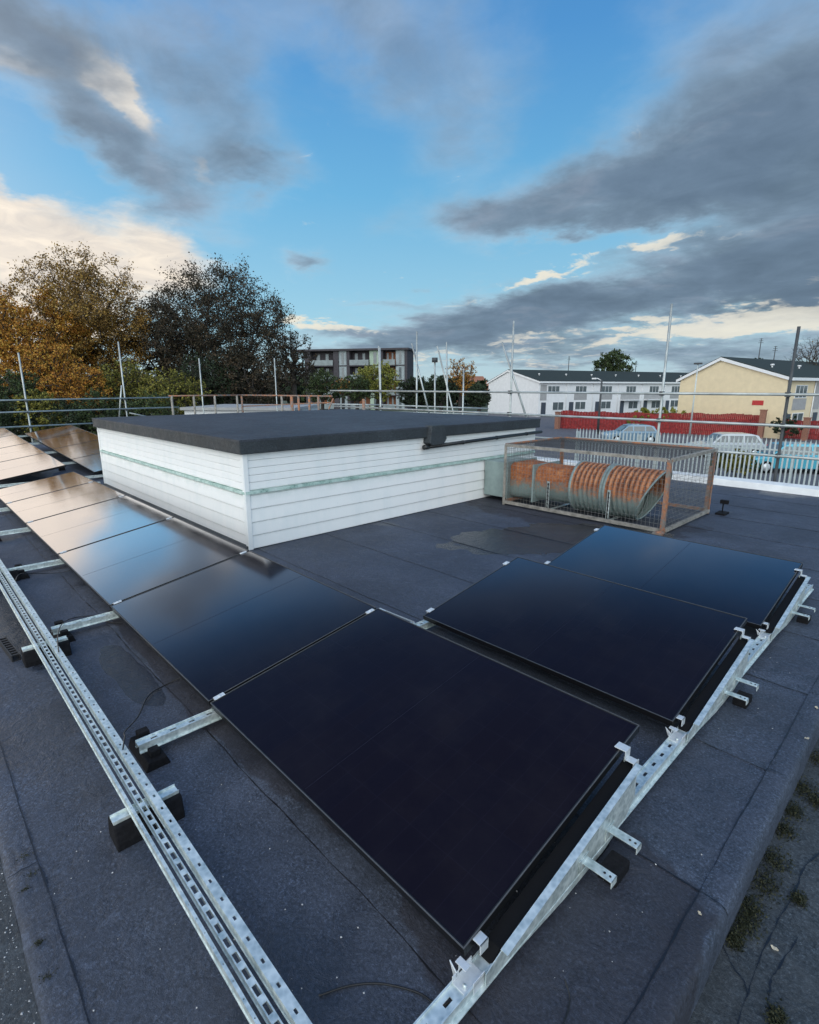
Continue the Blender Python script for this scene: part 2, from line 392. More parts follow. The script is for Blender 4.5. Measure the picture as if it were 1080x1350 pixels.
sdir = Vector((-math.sin(SUN_AZ)*math.cos(SUN_EL), math.cos(SUN_AZ)*math.cos(SUN_EL), math.sin(SUN_EL)))
so.rotation_euler = sdir.to_track_quat('Z', 'Y').to_euler(); so.location = sdir*50

# ---------------------------------------------------------------- the flat roofed building we stand over
XE, YS, XW, YN = -.29, .035, -20.3, 10.42
bld = empty('flat_roof_building', (0, 0, 0), 0, 'flat grey felt roof that carries the solar panels, with rolled felt edge', 'building')
def wob(x, s, a): return a*(math.sin(x*s)+.6*math.sin(x*s*2.7+1.3)+.4*math.sin(x*s*6.1+.4))
b = MB(); b.box(XW, XE-.012, YS+.012, YN+.28, GZ, -.02); b.build('wall', simple('render_wall', (.3, .3, .29), .8), bld)
b = MB()
ys = [.125, .905, 1.76, 2.62, 3.5, 4.36, 5.22, 6.1, 6.96, 7.84, 8.7, 9.56, YN]
for i in range(len(ys)-1):
    n = 90; xs = [XW+.02+(-.372-XW-.02)*k/n for k in range(n+1)]
    vs = []
    for x in xs:
        j = 0 if i == 0 else wob(x, 3.1+i, .004)
        j2 = 0 if i == len(ys)-2 else wob(x, 3.1+i+1, .004)
        vs += [(x, ys[i]+j, .0045), (x, ys[i+1]+j2+.04, .0005), (x, ys[i]+j, -.004)]
    b.add(vs, [(3*k, 3*k+3, 3*k+4, 3*k+1) for k in range(n)]+[(3*k, 3*k+2, 3*k+5, 3*k+3) for k in range(n)])
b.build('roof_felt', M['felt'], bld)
def seam(pts, w=.012, z=.0052, zf=None):
    n = len(pts); vs = []
    for i, p in enumerate(pts):
        p = Vector((p[0], p[1], 0)); a = Vector((*pts[max(0, i-1)][:2], 0)); c = Vector((*pts[min(n-1, i+1)][:2], 0))
        t = (c-a).normalized(); s = Vector((-t.y, t.x, 0)); ww = w*.62*(.25+random.random()*random.random()*1.6)
        zz = pts[i][2] if len(pts[i]) > 2 else z
        vs += [(*(p+s*ww/2).xy, zz), (*(p-s*ww/2).xy, zz)]
    return vs, [(2*i, 2*i+1, 2*i+3, 2*i+2) for i in range(n-1)]
for i in range(1, len(ys)-1):
    m = MB(); xs = np.arange(-.375, -12 if i < 3 else -5.0 if ys[i] < 7.9 and ys[i] > 2.5 else -12, -.06)
    m.add(*seam([(x, ys[i]+wob(x, 3.1+i, .004)-.003) for x in xs], .009)); m.build('bitumen_seam', M['bitumen'], bld)
# rolled edge strips (right hand side and near side)
b = MB(); n = 110
prof = [(-.384, .0065), (-.37, .009), (-.34, .011), (-.312, .0105), (-.299, .004), (-.292, -.012), (-.289, -.05), (-.289, -.16)]
vs = []
for k in range(n+1):
    y = YS+.09+(YN-YS-.09)*k/n
    for (x, z) in prof: vs.append((x+wob(y, 5, .0012)+(0 if x > -.38 else wob(y, 11, .0012)), y, z+wob(y, 4, .0015)))
q = len(prof)
b.add(vs, [(k*q+i, k*q+i+1, (k+1)*q+i+1, (k+1)*q+i) for k in range(n) for i in range(q-1)], True)
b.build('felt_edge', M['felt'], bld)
m = MB(); m.add(*seam([(-.383+wob(y, 5, .0012)+wob(y, 11, .0012), y, .0085) for y in np.arange(.13, 10.2, .04)], .009)); m.build('bitumen_seam', M['bitumen'], bld)
for yy in (1.745, 2.62, 3.52, 4.4, 5.3):
    m = MB(); m.add(*seam([(x+wob(yy+0.0, 5, .0035), yy+wob(x*9, 5, .004), z+.003) for x, z in [(-.384, .0075), (-.37, .0115), (-.34, .0145), (-.315, .013), (-.302, .006), (-.291, -.012)]], .008)); m.build('bitumen_seam', M['bitumen'], bld)
b = MB(); n = 260; vs = []
prof = [(.128, .0065), (.10, .0070), (.07, .006), (.05, .003), (.040, -.002), (.034, -.010), (.034, -.14)]
for k in range(n+1):
    x = XE+.0-(XE-XW)*k/n
    for (y, z) in prof: vs.append((x, y+wob(x, 6, .0015), z+wob(x, 4, .001)))
q = len(prof)
b.add(vs, [(k*q+i, (k+1)*q+i, (k+1)*q+i+1, k*q+i+1) for k in range(n) for i in range(q-1)], True)
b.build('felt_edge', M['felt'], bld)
m = MB(); m.add(*seam([(x, .131+wob(x, 6, .0015), .0085) for x in np.arange(-.4, -9, -.05)], .008)); m.build('bitumen_seam', M['bitumen'], bld)
m = MB(); m.add(*seam([(-2.09+wob(y*9, 5, .004), y, .0145) for y in (.04, .06, .08, .1, .128)], .009)); m.build('bitumen_seam', M['bitumen'], bld)
# patched lap near the loose rails and one running toward the kerb from the plates
b = MB(); b.prism([(YN-.01, 0), (YN+.02, .11), (YN+.26, .13), (YN+.28, .0), (YN+.28, -.14), (YN, -.14)], 'x', XW, 1.4)
b.build('white_coping', M['white_paint'], bld, .008)

# lower felt level to the right and gritty lower level on the near left
lo = MB(); lo.box(XE-.004, 2.2, -1.2, YN, -.30, -.13); lo.box(-7, XE-.004, -1.2, YS, -.12, -.012)
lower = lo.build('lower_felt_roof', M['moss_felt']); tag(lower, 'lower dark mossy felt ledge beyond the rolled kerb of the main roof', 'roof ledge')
for pts in ([(-.29, 1.735), (-.24, 1.68), (-.205, 1.66), (-.185, 1.62)], [(-.165, 2.3), (-.17, 2.1), (-.187, 1.9), (-.19, 1.7), (-.186, 1.5), (-.2, 1.3), (-.19, 1.1), (-.18, .8)],
            [(-.12, 1.95), (-.14, 1.8), (-.15, 1.72), (-.135, 1.64), (-.1, 1.6), (-.06, 1.52)], [(-.165, 2.3), (-.12, 2.5), (-.11, 2.9), (-.12, 3.6)]):
    d = []
    for i in range(len(pts)-1):
        for k in range(6): t = k/6; d.append((pts[i][0]*(1-t)+pts[i+1][0]*t+random.gauss(0, .0015), pts[i][1]*(1-t)+pts[i+1][1]*t))
    m = MB(); m.add(*seam(d, .009, -.1255)); m.build('bitumen_seam', M['bitumen'], lower)

# moss clumps: countless tiny fronds
def cards(n, centers, spread, size, zf):
    m = MB(); vs = []; fs = []
    for i in range(n):
        c = centers[rng.integers(len(centers))]; p = Vector((c[0]+rng.normal(0, spread*c[3]), c[1]+rng.normal(0, spread*c[3]*1.4), c[2]))
        p.z += abs(rng.normal(0, zf)); s = size*(.5+rng.random())
        a = rng.random()*6.28; u = Vector((math.cos(a), math.sin(a), rng.normal(0, .6)))*s; v = Vector((-math.sin(a), math.cos(a), rng.normal(0, .8)))*s*.5
        o = len(vs); vs += [p-u, p+v, p+u, p-v]; fs.append((o, o+1, o+2, o+3))
    m.add(vs, fs); return m
def leaf_mat(name, stops, rough=.7, spec=.3, trans=.25):
    m, nt, b = new_mat(name)
    geo = nnode(nt, 'ShaderNodeNewGeometry')
    f = mathn(nt, 'ADD', mathn(nt, 'MULTIPLY', geo.outputs['Random Per Island'], .55), mathn(nt, 'MULTIPLY', noise(nt, .55, 3, .5, geo.outputs['Position']), .5))
    nt.links.new(ramp(nt, f, stops), b.inputs['Base Color']); b.inputs['Roughness'].default_value = rough
    b.inputs['Specular IOR Level'].default_value = spec
    return m
M['moss'] = leaf_mat('moss', [(.2, (.010, .014, .007)), (.6, (.022, .026, .011)), (.85, (.05, .048, .02))])
cs = []
for (x, y, k) in [(-.262, 2.6, 1), (-.262, 2.45, 1), (-.255, 2.25, 1.2), (-.25, 2.1, 1.3), (-.262, 1.95, 1), (-.258, 1.87, 1), (-.262, 2.8, 1.2), (-.25, 3.1, 1.3), (-.25, 3.5, 1.5), (-.15, 2.12, .5), (-.11, 1.62, .6), (-.2, 2.75, 1), (-.24, 4, 1.6), (-.1, 1.5, .5), (-.265, 1.78, .6)]:
    cs.append((x, y, -.128, k))
mo = cards(9000, cs, .022, .0036, .007); mo.build('moss', M['moss']); tag(bpy.data.objects['moss'], 'dark green moss growing along the foot of the right hand kerb', 'moss', kind='stuff')
cs = [(-2.05, .105, .010, .6), (-2.16, .10, .010, .5), (-1.75, .075, .008, .35), (-1.62, .07, .008, .5), (-2.0, .075, .008, .4)]
mo = cards(320, cs, .016, .0025, .002); o = mo.build('moss', M['moss']); tag(o, 'thin green moss film on the near left felt edge', 'moss', kind='stuff')

def grit(n, region, size, name, label):
    m = MB()
    for i in range(n):
        x, y, z = region(); s = size*(.4+rng.random()**2*1.4)
        pts = [Vector((rng.normal(), rng.normal(), abs(rng.normal()))).normalized()*s*(.7+.5*rng.random()) for _ in range(5)]
        a = [(x+s*math.cos(t+.3)*(.7+.5*rng.random()), y+s*math.sin(t+.3)*(.7+.5*rng.random()), z) for t in (0, 1.6, 3.1, 4.7)]
        m.add(a+[(x, y, z+s*.8)], [(0, 1, 4), (1, 2, 4), (2, 3, 4), (3, 0, 4)])
    o = m.build(name, simple(name+'_stone', (.42, .42, .43), .8, 0, .6, 90)); tag(o, label, 'grit', kind='stuff')
grit(300, lambda: (-1.2-rng.random()*1.3, .03-rng.random()**1.3*.08, -.012), .0022, 'grit', 'loose pale grit lying on the near left ledge')
def reg2():
    if rng.random() < .5: return (-2.2+rng.random()*1.9, .14+rng.random()*.7, .006)
    return (-.37-rng.random()*.5, .8+rng.random()*4, .006)
grit(170, reg2, .0023, 'stray_grit', 'stray pale specks of grit scattered over the felt')

M['leaf_pale'] = simple('dry_leaf', (.55, .48, .36), .7, 0, .4, 40)
for i, (x, y, z, lab) in enumerate([(-.166, 1.845, -.126, 'curled pale leaf lying on the lower ledge near the bottom right'), (-.089, 1.545, -.126, 'small cream leaf at the bottom right corner beside moss'),
        (-.352, 1.655, .017, 'tiny white leaf lying on the rolled kerb'), (-.305, 3.0, .014, 'pale leaf on the kerb near the right frame edge'), (-.325, 3.35, .014, 'pale leaf scrap further along the kerb')]):
    m = MB(); a = i*1.3; s = .012 if i != 2 else .008
    vs = []
    for k in range(7):
        t = k/6*2-1; wd = s*.6*(1-t*t)**.6
        for q in (-1, 0, 1):
            vs.append((x+math.cos(a)*t*s-math.sin(a)*q*wd, y+math.sin(a)*t*s+math.cos(a)*q*wd, z+.004*abs(q)+.003*t*t+.0015*math.sin(k*2)))
    m.add(vs, [(3*k+q, 3*k+q+1, 3*k+q+4, 3*k+q+3) for k in range(6) for q in (0, 1)], True)
    o = m.build('fallen_leaf', M['leaf_pale']); o.modifiers.new('s', 'SOLIDIFY').thickness = .0006
    tag(o, lab, 'leaf', 'fallen leaves')

# ---------------------------------------------------------------- white clad plant room
PX0, PX1, PY0, PY1, PT = -10.4, -5.105, 2.53, 7.87, 1.19
room = empty('plant_room', ((PX0+PX1)/2, (PY0+PY1)/2, 0), 0, 'low white clad plant room with dark felt roof in the middle of the flat roof', 'plant room')
RC = room.location.copy()
def loc_build(m, name, mt, parent=None, off=RC, **k):
    m.v = [tuple(Vector(v)-off) for v in m.v]; return m.build(name, mt, parent or room, **k)
m = MB(); m.box(PX0+.03, PX1-.03, PY0+.03, PY1-.03, -.002, 1.03); loc_build(m, 'core_wall', M['clad'])
def plank_strip(m, axis, z0, z1, nb, out):
    h = (z1-z0)/nb
    for i in range(nb):
        a = z0+i*h; bb = a+h
        o1, o2 = out, out-(.013 if nb == 4 else .0045)
        pr = [(0, a), (o1, a), (o1, a+.012), (o2+.002, bb-.012), (o2-.006, bb-.004), (0, bb-.004)]
        if axis == 'S': pts = [(PY0+.03-p[0], p[1]) for p in pr]; m.prism(pts, 'x', PX0, PX1-.045)
        else: pts = [(PX1-.03+p[0], p[1]) for p in pr]; m.prism(pts, 'y', PY0+.045, PY1)
for ax in 'SE':
    m = MB(); plank_strip(m, ax, .012, .59, 4, .03); loc_build(m, 'lower_cladding', M['clad'])
    m = MB(); plank_strip(m, ax, .65, 1.035, 5, .022); loc_build(m, 'upper_cladding', M['clad'])
m = MB(); m.box(PX0, PX1-.001, PY0-.012, PY0+.03, .606, .634); m.box(PX1-.03, PX1+.012, PY0-.0, PY1, .604, .636); loc_build(m, 'algae_trim', M['trim'])
m = MB(); m.box(PX1-.05, PX1+.008, PY0-.008, PY0+.05, .002, 1.034); loc_build(m, 'corner_post', M['clad'], bevel=.006)
m = MB(); m.box(PX0-.01, PX0+.05, PY0-.008, PY0+.03, .002, 1.034); loc_build(m, 'corner_post', M['clad'], bevel=.006)
m = MB()
m.box(PX0-.05, PX1+.05, PY0-.05, PY1+.05, 1.03, 1.17)
loc_build(m, 'fascia', M['felt2'], bevel=.01)
m = MB(); nx, ny = 40, 40; vs = []
for j in range(ny+1):
    for i in range(nx+1):
        x = PX0-.052+(PX1-PX0+.104)*i/nx; y = PY0-.052+(PY1-PY0+.104)*j/ny
        e = min(i, j, nx-i, ny-j)
        z = 1.19+(.008*math.sin(x*2.1)*math.sin(y*1.7) if e > 1 else 0)+(0 if e else -.012)
        vs.append((x, y, z))
fs = [(j*(nx+1)+i, j*(nx+1)+i+1, (j+1)*(nx+1)+i+1, (j+1)*(nx+1)+i) for j in range(ny) for i in range(nx)]
m.add(vs, fs, True); m.add([(PX0-.052, PY0-.052, 1.178), (PX1+.052, PY0-.052, 1.178), (PX1+.052, PY1+.052, 1.178), (PX0-.052, PY1+.052, 1.178)]+
      [(PX0-.052, PY0-.052, 1.155), (PX1+.052, PY0-.052, 1.155), (PX1+.052, PY1+.052, 1.155), (PX0-.052, PY1+.052, 1.155)], [(0, 1, 5, 4), (1, 2, 6, 5), (2, 3, 7, 6), (3, 0, 4, 7)])
loc_build(m, 'felt_roof', M['felt_top'])
# gutter outlet hopper and gutter
m = MB(); m.prism([(5.16, .96), (5.20, 1.195), (5.46, 1.195), (5.50, 1.0), (5.44, .93), (5.22, .925)], 'x', PX1-.02, PX1+.12); loc_build(m, 'felt_outlet', M['felt2'], bevel=.012)
m = MB(); m.tube([(PX1+.055, 5.12, .905), (PX1+.055, 6.5, .93), (PX1+.055, 7.95, .955)], .026, 10); m.tube([(PX1+.055, 5.11, .905), (PX1+.055, 5.2, .906)], .034, 10)
for y in (5.9, 6.7, 7.5): m.tube([(PX1+.055, y, .918+(y-5.9)*.018), (PX1+.055, y+.03, .918+(y-5.9)*.018)], .031, 10)
loc_build(m, 'gutter_pipe', M['black_paint'])
m = MB(); m.prism([(PY0-.05, 0.0), (PY0-.10, .006), (PY0-.0, .05), (PY0+.03, .05), (PY0+.03, 0)], 'x', PX0, PX1+.0)
m.prism([(PX1+.15, .006), (PX1-.02, .07), (PX1-.03, .0)], 'y', PY0, PY1) if False else None
loc_build(m, 'felt_flashing', M['felt2'])

# ---------------------------------------------------------------- solar panels
TILT = math.asin(.18/1.134); PW, PH, PTK = 1.682, 1.134, .032
PITCHX = 1.70
def make_panel(loc, label, ry=0, PW=PW):
    e = empty('solar_panel', loc, 0, label, 'solar panel', 'solar panels in tilted rows', rot=(TILT, ry, 0))
    f = MB(); fl = .009; top = 0
    f.box(0, PW, 0, fl, -PTK, top); f.box(0, PW, PH-fl, PH, -PTK, top)
    f.box(0, fl, fl, PH-fl, -PTK, top); f.box(PW-fl, PW, fl, PH-fl, -PTK, top)
    f.build('frame', M['frame'], e, .0015)
    f = MB(); f.box(0, PW, 0, .0045, .0001, .0012); f.box(0, PW, PH-.0045, PH, .0001, .0012); f.box(0, .0045, .0045, PH-.0045, .0001, .0012); f.box(PW-.0045, PW, .0045, PH-.0045, .0001, .0012)
    f.build('frame_edge', M['frame_edge'], e)
    g = MB(); g.box(fl, PW-fl, fl, PH-fl, -.006, -.0015); g.build('glass', M['glass'], e)
    g = MB(); g.box(PW/2-.0010, PW/2+.0010, fl+.01, PH-fl-.01, -.0015, -.0010); g.build('centre_seam', M['seam'], e)
    g = MB(); g.box(fl, PW-fl, fl, PH-fl, -.009, -.0065); g.build('backsheet', M['black_plastic'], e)
    g = MB()
    g.box(.79, .89, .5, .58, -.026, -.0095)
    g.build('junction_box', M['black_plastic'], e)
    return e
ROWY = [.935, 2.465, 3.985]; X0 = -.752
names = ['nearest, large dark solar panel of the front row beside the end plate', 'second panel of the front row, its corner mirrored with the plant room',
         'third panel of the front row, pale sky blue reflection', 'fourth panel of the front row, cream reflection beside the plant room wall', 'fifth panel of the front row, cream, next to last before the gap', 'sixth panel of the front row, cream, last one before the gap']
SE = [X0, -2.452, -4.152, -5.852, -7.50, -8.98, -10.28]     # ends of the front row panels
for i in range(6):
    w_ = SE[i]-SE[i+1]-.018; make_panel((SE[i+1]+.018, ROWY[0], .11+PTK), names[i], 0, w_)
make_panel((X0-PW, ROWY[1], .11+PTK), 'dark panel standing alone in the second row, right of the plant room')
make_panel((X0-PW, ROWY[2], .11+PTK), 'dark blue panel standing alone in the back row below the rusty cage')
BX = -11.25
RYF = R(2.6)     # the far block stands on packers and climbs gently away
for i in range(4):
    zz = .142+(PW+i*PITCHX)*math.tan(RYF)
    make_panel((BX-PW-i*PITCHX, ROWY[0]+.09, zz), ['first', 'second', 'third', 'far end'][i]+' cream panel of the front row beyond the gap', RYF)
    make_panel((BX-PW-i*PITCHX, ROWY[1]+.12, zz), ['first', 'second', 'third', 'far end'][i]+' brownish reflecting panel of the second row behind the plant room corner', RYF)

# ---------------------------------------------------------------- mounting rails
def channel(m, L, w=.058, h=.036, t=.003, M_=None, slots=None, lip=.012):
    """open galvanised channel running along +Y from 0 to L, its slotted back upward"""
    def bx(*a): m.box(*a, M_)
    bx(-w/2, -w/2+t, 0, L, 0, h); bx(w/2-t, w/2, 0, L, 0, h)
    bx(-w/2-lip, -w/2, 0, L, 0, t); bx(w/2, w/2+lip, 0, L, 0, t)
    sw, sl, sp = slots or (.012, .03, .09)
    bx(-w/2+t, -sw/2, 0, L, h-t, h); bx(sw/2, w/2-t, 0, L, h-t, h)
    y = 0; n = int(L/sp)
    for k in range(n+1):
        y1 = min(L, (k+1)*sp-sl)
        if y1 > k*sp: bx(-sw/2, sw/2, k*sp, y1, h-t, h)
RZ = .046
def cross_rail(x, y0, y1, label, foots, prongs=True, z=RZ):
    e = empty('mounting_rail', (x, y0, z), 0, label, 'mounting rail', 'galvanised mounting rails under the panels')
    m = MB(); channel(m, y1-y0, .052, .034); m.build('channel', M['galv'], e)
    m = MB(); m.box(-.0265, -.0215, 0.0, y1-y0, .0345, .040); m.box(.0215, .0265, 0.0, y1-y0, .0345, .040); m.build('rail_lip', M['galv'], e)
    for fy in foots:
        f = MB(); f.prism([(-.055, -z), (.055, -z), (.04, -.001), (-.04, -.001)], 'x', -.13 if prongs else -.07, .13 if prongs else .035)
        if prongs: f.box(-.10, -.055, -.022, .03, -.001, .045); f.box(.055, .10, -.02, .025, -.001, .03)
        o = f.build('rubber_foot', M['rubber'], e, .004); o.location = (0, fy-y0, 0)
    return e
end_r = cross_rail(-.722, .40, 5.36, 'long mounting rail along the right ends of the three panel rows', [1.66, 3.16, 4.68], False)
cross_rail(-2.443, .585, 5.30, 'mounting rail under the first seam, its bare end pointing at the nearer loose rail foot', [.63, 2.3, 3.8])
cross_rail(-4.143, .565, 2.25, 'mounting rail under the second seam, end standing in a black foot', [.62, 2.0])
cross_rail(-5.843, .585, 2.25, 'mounting rail under the third seam of the front row', [.63, 2.0])
cross_rail(-7.49, .585, 2.25, 'mounting rail under the fourth seam of the front row', [.63])
cross_rail(-8.97, .585, 2.2, 'mounting rail under the fifth seam of the front row', [.63])
cross_rail(-10.36, .50, 2.45, 'mounting rail at the near side of the gap in the array', [.6, 2.3])
cross_rail(-11.2, .60, 3.8, 'mounting rail at the far side of the gap in the array', [2.38])
for k, lab in enumerate(('first', 'second', 'third', 'last')):
    cross_rail(BX-.02-(k+1)*PITCHX, .95, 3.8, f'raised mounting rail under the {lab} seam of the far block', [1.1, 2.4, 3.6], False, RZ+(k+1)*PITCHX*math.tan(RYF))
m = None
# tall side plates and clamps
def seamclamp(loc, rot, label, w=.028, d=.055):
    m = MB(); m.box(-.009, .009, -d/2, d/2, -.03, .001); m.box(-w/2, w/2, -d/2, d/2, .001, .005); m.tube([(0, 0, .004), (0, 0, .009)], .006, 8)
    o = m.build('panel_clamp', M['alu'], None, .001); o.location = loc; o.rotation_euler = rot
    return tag(o, label, 'clamp', 'bright clamps holding the panels')
def on_panel(y0, s):   # point at distance s up the slope of a row
    return (y0+s*math.cos(TILT), .11+PTK+s*math.sin(TILT))
sn = ['first', 'second', 'third', 'fourth', 'fifth']
for i in range(5):
    for s, wh in ((.055, 'low'), (1.075, 'high')):
        y, z = on_panel(ROWY[0], s)
        seamclamp((SE[i+1]+.009, y, z), (TILT, 0, 0), f'bright clamp at the {wh} end of the {sn[i]} seam of the front row')
def end_bracket(i, y0, x):
    rn = ['front', 'second', 'back'][i]
    # low end bracket
    e = empty('low_bracket', (x, y0, 0), 0, f'folded white bracket at the low right corner of the {rn} row', 'bracket', 'folded corner brackets')
    e.scale = (.8, .75, .93)
    m = MB(); m.box(-.03, .034, -.075, .035, RZ+.040, RZ+.044); m.box(-.03, -.026, -.075, .035, RZ+.044, .112); m.box(.030, .034, -.03, .035, RZ+.01, .103)
    m.prism([(-.060, .135), (-.026, .112), (-.026, .095), (-.04, .092)], 'y', -.055, -.05); m.build('base_plate', M['alu'], e, .001)
    m = MB(); m.box(-.045, .002, -.040, -.010, .128, .132); m.box(-.030, -.026, -.040, -.010, .10, .128); m.build('hook', M['alu'], e, .001)
    m = MB(); m.tube([(.012, -.055, RZ+.043), (.012, -.055, RZ+.054)], .007, 6); m.build('bolt', M['galv'], e)
    m = MB(); m.box(-.048, .0, .052, .10, .154, .158); m.box(-.005, 0, .052, .10, .12, .158); m.build('top_clamp', M['alu'], e, .001)
    # side plate rising with the slope
    p = empty('side_plate', (x+.034, y0, 0), 0, f'galvanised tapering side plate at the right end of the {rn} row', 'side plate', 'tapering galvanised side plates')
    m = MB()
    outline = [(.02, .055), (.02, .098), (.10, .120), (.95, .262), (.965, .20), (.97, .11), (.90, .05), (.72, .018), (.45, .018), (.2, .04)]
    m.prism(outline, 'x', 0, .0025); m.build('web', M['galv'], p)
    m = MB(); m.prism([(.06, .085), (.10, .106), (.98, .246), (.98, .20), (.60, .05), (.06, .05)], 'x', -.058, -.010); m.build('gap_shade_strip', M['gap_shade'], p)  # black strip added in place of the shade between panel and plate
    m = MB(); m.prism([(.09, .1185), (.955, .2635), (.955, .2665), (.09, .1215)], 'x', -.001, .024); m.build('top_flange', M['galv'], p)
    for k, sy in enumerate((.575, .77)):
        st = MB(); st.box(.003, .11, sy-.020, sy+.020, .083, .086); st.prism([(sy-.020, .086), (sy+.02, .086), (sy+.02, .06), (sy-.02, .06)], 'x', .107, .110)
        st.box(.003, .006, sy-.045, sy+.02, .06, .11)
        st.build('stub_bracket', M['galv'], p, .0008)
        st = MB()
        for q in (.075, .095): st.tube([(q, sy, .0862), (q, sy, .0875)], .0045, 8)
        st.build('bolt_hole', M['slot'], p)
    st = MB(); st.box(.03, .10, .62, .73, .0, .045); st.build('rubber_pad', M['rubber'], p, .006)
    # high clamp
    h = empty('high_clamp', (x, y0+.96, 0), 0, f'bright clamp on a stalk at the high right edge of the {rn} row', 'clamp', 'high edge clamps')
    zz = .11+PTK+.96*math.tan(TILT)
    m = MB(); m.box(-.052, -.004, -.02, .022, zz+.004, zz+.008); m.box(-.008, -.004, -.02, .022, zz-.03, zz+.004); m.build('cap', M['alu'], h, .001)
    m = MB(); m.box(-.004, .030, -.018, .018, zz-.033, zz-.029); m.box(.026, .030, -.018, .03, zz-.06, zz-.033); m.build('arm', M['alu'], h, .001)
    m = MB(); m.box(-.018, -.013, .0, .03, RZ+.036, zz-.033); m.build('stalk', M['galv'], h)
for i in range(3): end_bracket(i, ROWY[i], X0+.03)
# left ends of rows two and three
for i in (1, 2):
    rn = ['', 'second', 'back'][i]
    for s, wh in ((.08, 'low'), (.98, 'high')):
        y, z = on_panel(ROWY[i], s)
        seamclamp((X0-PW-.006, y, z), (TILT, 0, 0), f'bright clamp on the {wh} left corner of the panel in the {rn} row', .035, .055)
    y, z = on_panel(ROWY[i], .55)
m = MB(); y = ROWY[0]+1.14
m.box(-2.46, -2.40, y+.02, y+.10, .10, .104); m.box(-2.45, -2.42, y+.05, y+.30, .118, .123); m.box(-2.46, -2.456, y+.02, y+.10, .104, .19); m.box(-2.46, -2.40, y-.02, y+.02, .30, .304)
m.prism([(y+.015, .30), (y+.025, .30), (y+.30, .128), (y+.29, .122)], 'x', -2.435, -2.425)
o = m.build('linking_bracket', M['alu'], None, .001); tag(o, 'white bracket bridging the gap between front and second row at the left', 'bracket')
# ---------------------------------------------------------------- loose rails on feet
def loose_foot(x, y0, y1, label, rz=0):
    e = empty('support_foot', (x, (y0+y1)/2, 0), rz, label, 'support foot', 'black rubber support feet'); h = (y1-y0)/2
    m = MB(); pr = [(-.058, 0), (.058, 0), (.058, .03), (.042, .098), (-.042, .098), (-.058, .03)]
    m.prism(pr, 'y', -h, h); m.build('rubber_block', M['rubber'], e, .006)
    m = MB(); m.box(-.024, .024, -h+.004, h-.004, .0985, .104); m.box(-.024, -.0205, -h+.004, h-.004, .104, .112); m.box(.0205, .024, -h+.004, h-.004, .104, .112); m.build('top_channel', M['galv'], e)
    return e
loose_foot(-2.00, .355, .605, 'black rubber foot with metal top under the near stretch of loose rails')
loose_foot(-3.86, .355, .605, 'black rubber foot with metal top under the middle stretch of loose rails')
loose_foot(-5.75, .355, .605, 'black rubber foot under the loose rails near the left frame edge')
TX = Matrix.Rotation(R(90), 4, 'Z')     # channel along -X
def loose(name, y, L, w, h, xs, label, z=.113, yaw=0, slots=None):
    e = empty(name, (xs, y, z), yaw, label, 'steel rail', 'loose steel rails lying on rubber feet')
    m = MB(); channel(m, L, w, h, .0022, TX, slots, .003); m.build('channel', M['galv'], e)
    return e
loose('loose_rail', .424, 6.6, .010, .030, -.05, 'thin outermost loose rail, nearest the roof edge', slots=(.003, .004, .06))
loose('loose_rail', .461, 6.4, .022, .022, -.10, 'middle loose rail with long slots between the other two', slots=(.014, .034, .058))
loose('loose_rail', .506, 6.9, .030, .034, -.02, 'widest loose rail, nearest the panels, with pairs of slots', slots=(.008, .016, .085))
for k in range(8):
    pass

# cables
def cable(pts, label, r=.0035, name='cable'):
    P = [Vector(p) for p in pts]; out = []
    for i in range(len(P)-1):
        p0, p1, p2, p3 = P[max(i-1, 0)], P[i], P[i+1], P[min(i+2, len(P)-1)]
        for k in range(8):
            t = k/8; out.append(.5*((2*p1)+(-p0+p2)*t+(2*p0-5*p1+4*p2-p3)*t*t+(-p0+3*p1-3*p2+p3)*t**3))
    out.append(P[-1]); m = MB(); m.tube(out, r, 6); o = m.build(name, M['cable']); return tag(o, label, 'cable', 'thin black panel cables')
cable([(-2.33, .50, .158), (-2.40, .53, .17), (-2.52, .56, .12), (-2.75, .68, .03), (-2.95, .80, .012), (-3.0, .93, .012), (-2.95, 1.05, .05), (-2.8, 1.25, .13)], 'thin black cable looping from the loose rails to the first seam')
cable([(-3.55, .50, .158), (-3.78, .54, .16), (-4.1, .62, .11), (-4.4, .74, .02), (-4.35, .88, .012), (-4.12, .93, .015), (-3.95, 1.05, .06), (-3.8, 1.2, .12)], 'thin black cable looping from the loose rails to the second seam')
cable([(-.55, 1.15, .03), (-.515, 1.12, .008), (-.50, 1.02, .007), (-.54, .93, .007), (-.62, .87, .008), (-.66, .84, .04)], 'small cable loop on the felt beside the front side plate', .0022)
cable([(-1.02, .62, .008), (-.98, .70, .007), (-.92, .77, .007), (-.83, .83, .007), (-.76, .84, .02), (-.735, .86, .04)], 'black cable crossing the felt to the front corner bracket', .003)
cable([(-5.2, .52, .155), (-5.5, .6, .12), (-5.7, .8, .02), (-5.6, .95, .03), (-5.4, 1.2, .12)], 'thin black cable near the third seam', .003)
# black cable tray scrap left of the rails
e = empty('plastic_strip', (-4.05, .33, 0), R(4), 'black perforated plastic strip lying left of the loose rails', 'plastic strip')
m = MB(); m.box(-.02, .02, -.01, .01, 0, .005)
m = MB(); m.box(-.28, .10, .012, .018, .004, .045); m.box(-.28, .10, -.03, -.024, .004, .045); m.box(-.28, .10, -.024, .012, .004, .010)
for k in range(9): m.box(-.27+k*.042, -.255+k*.042, -.024, .012, .030, .040)
m.build('tray', M['black_plastic'], e)

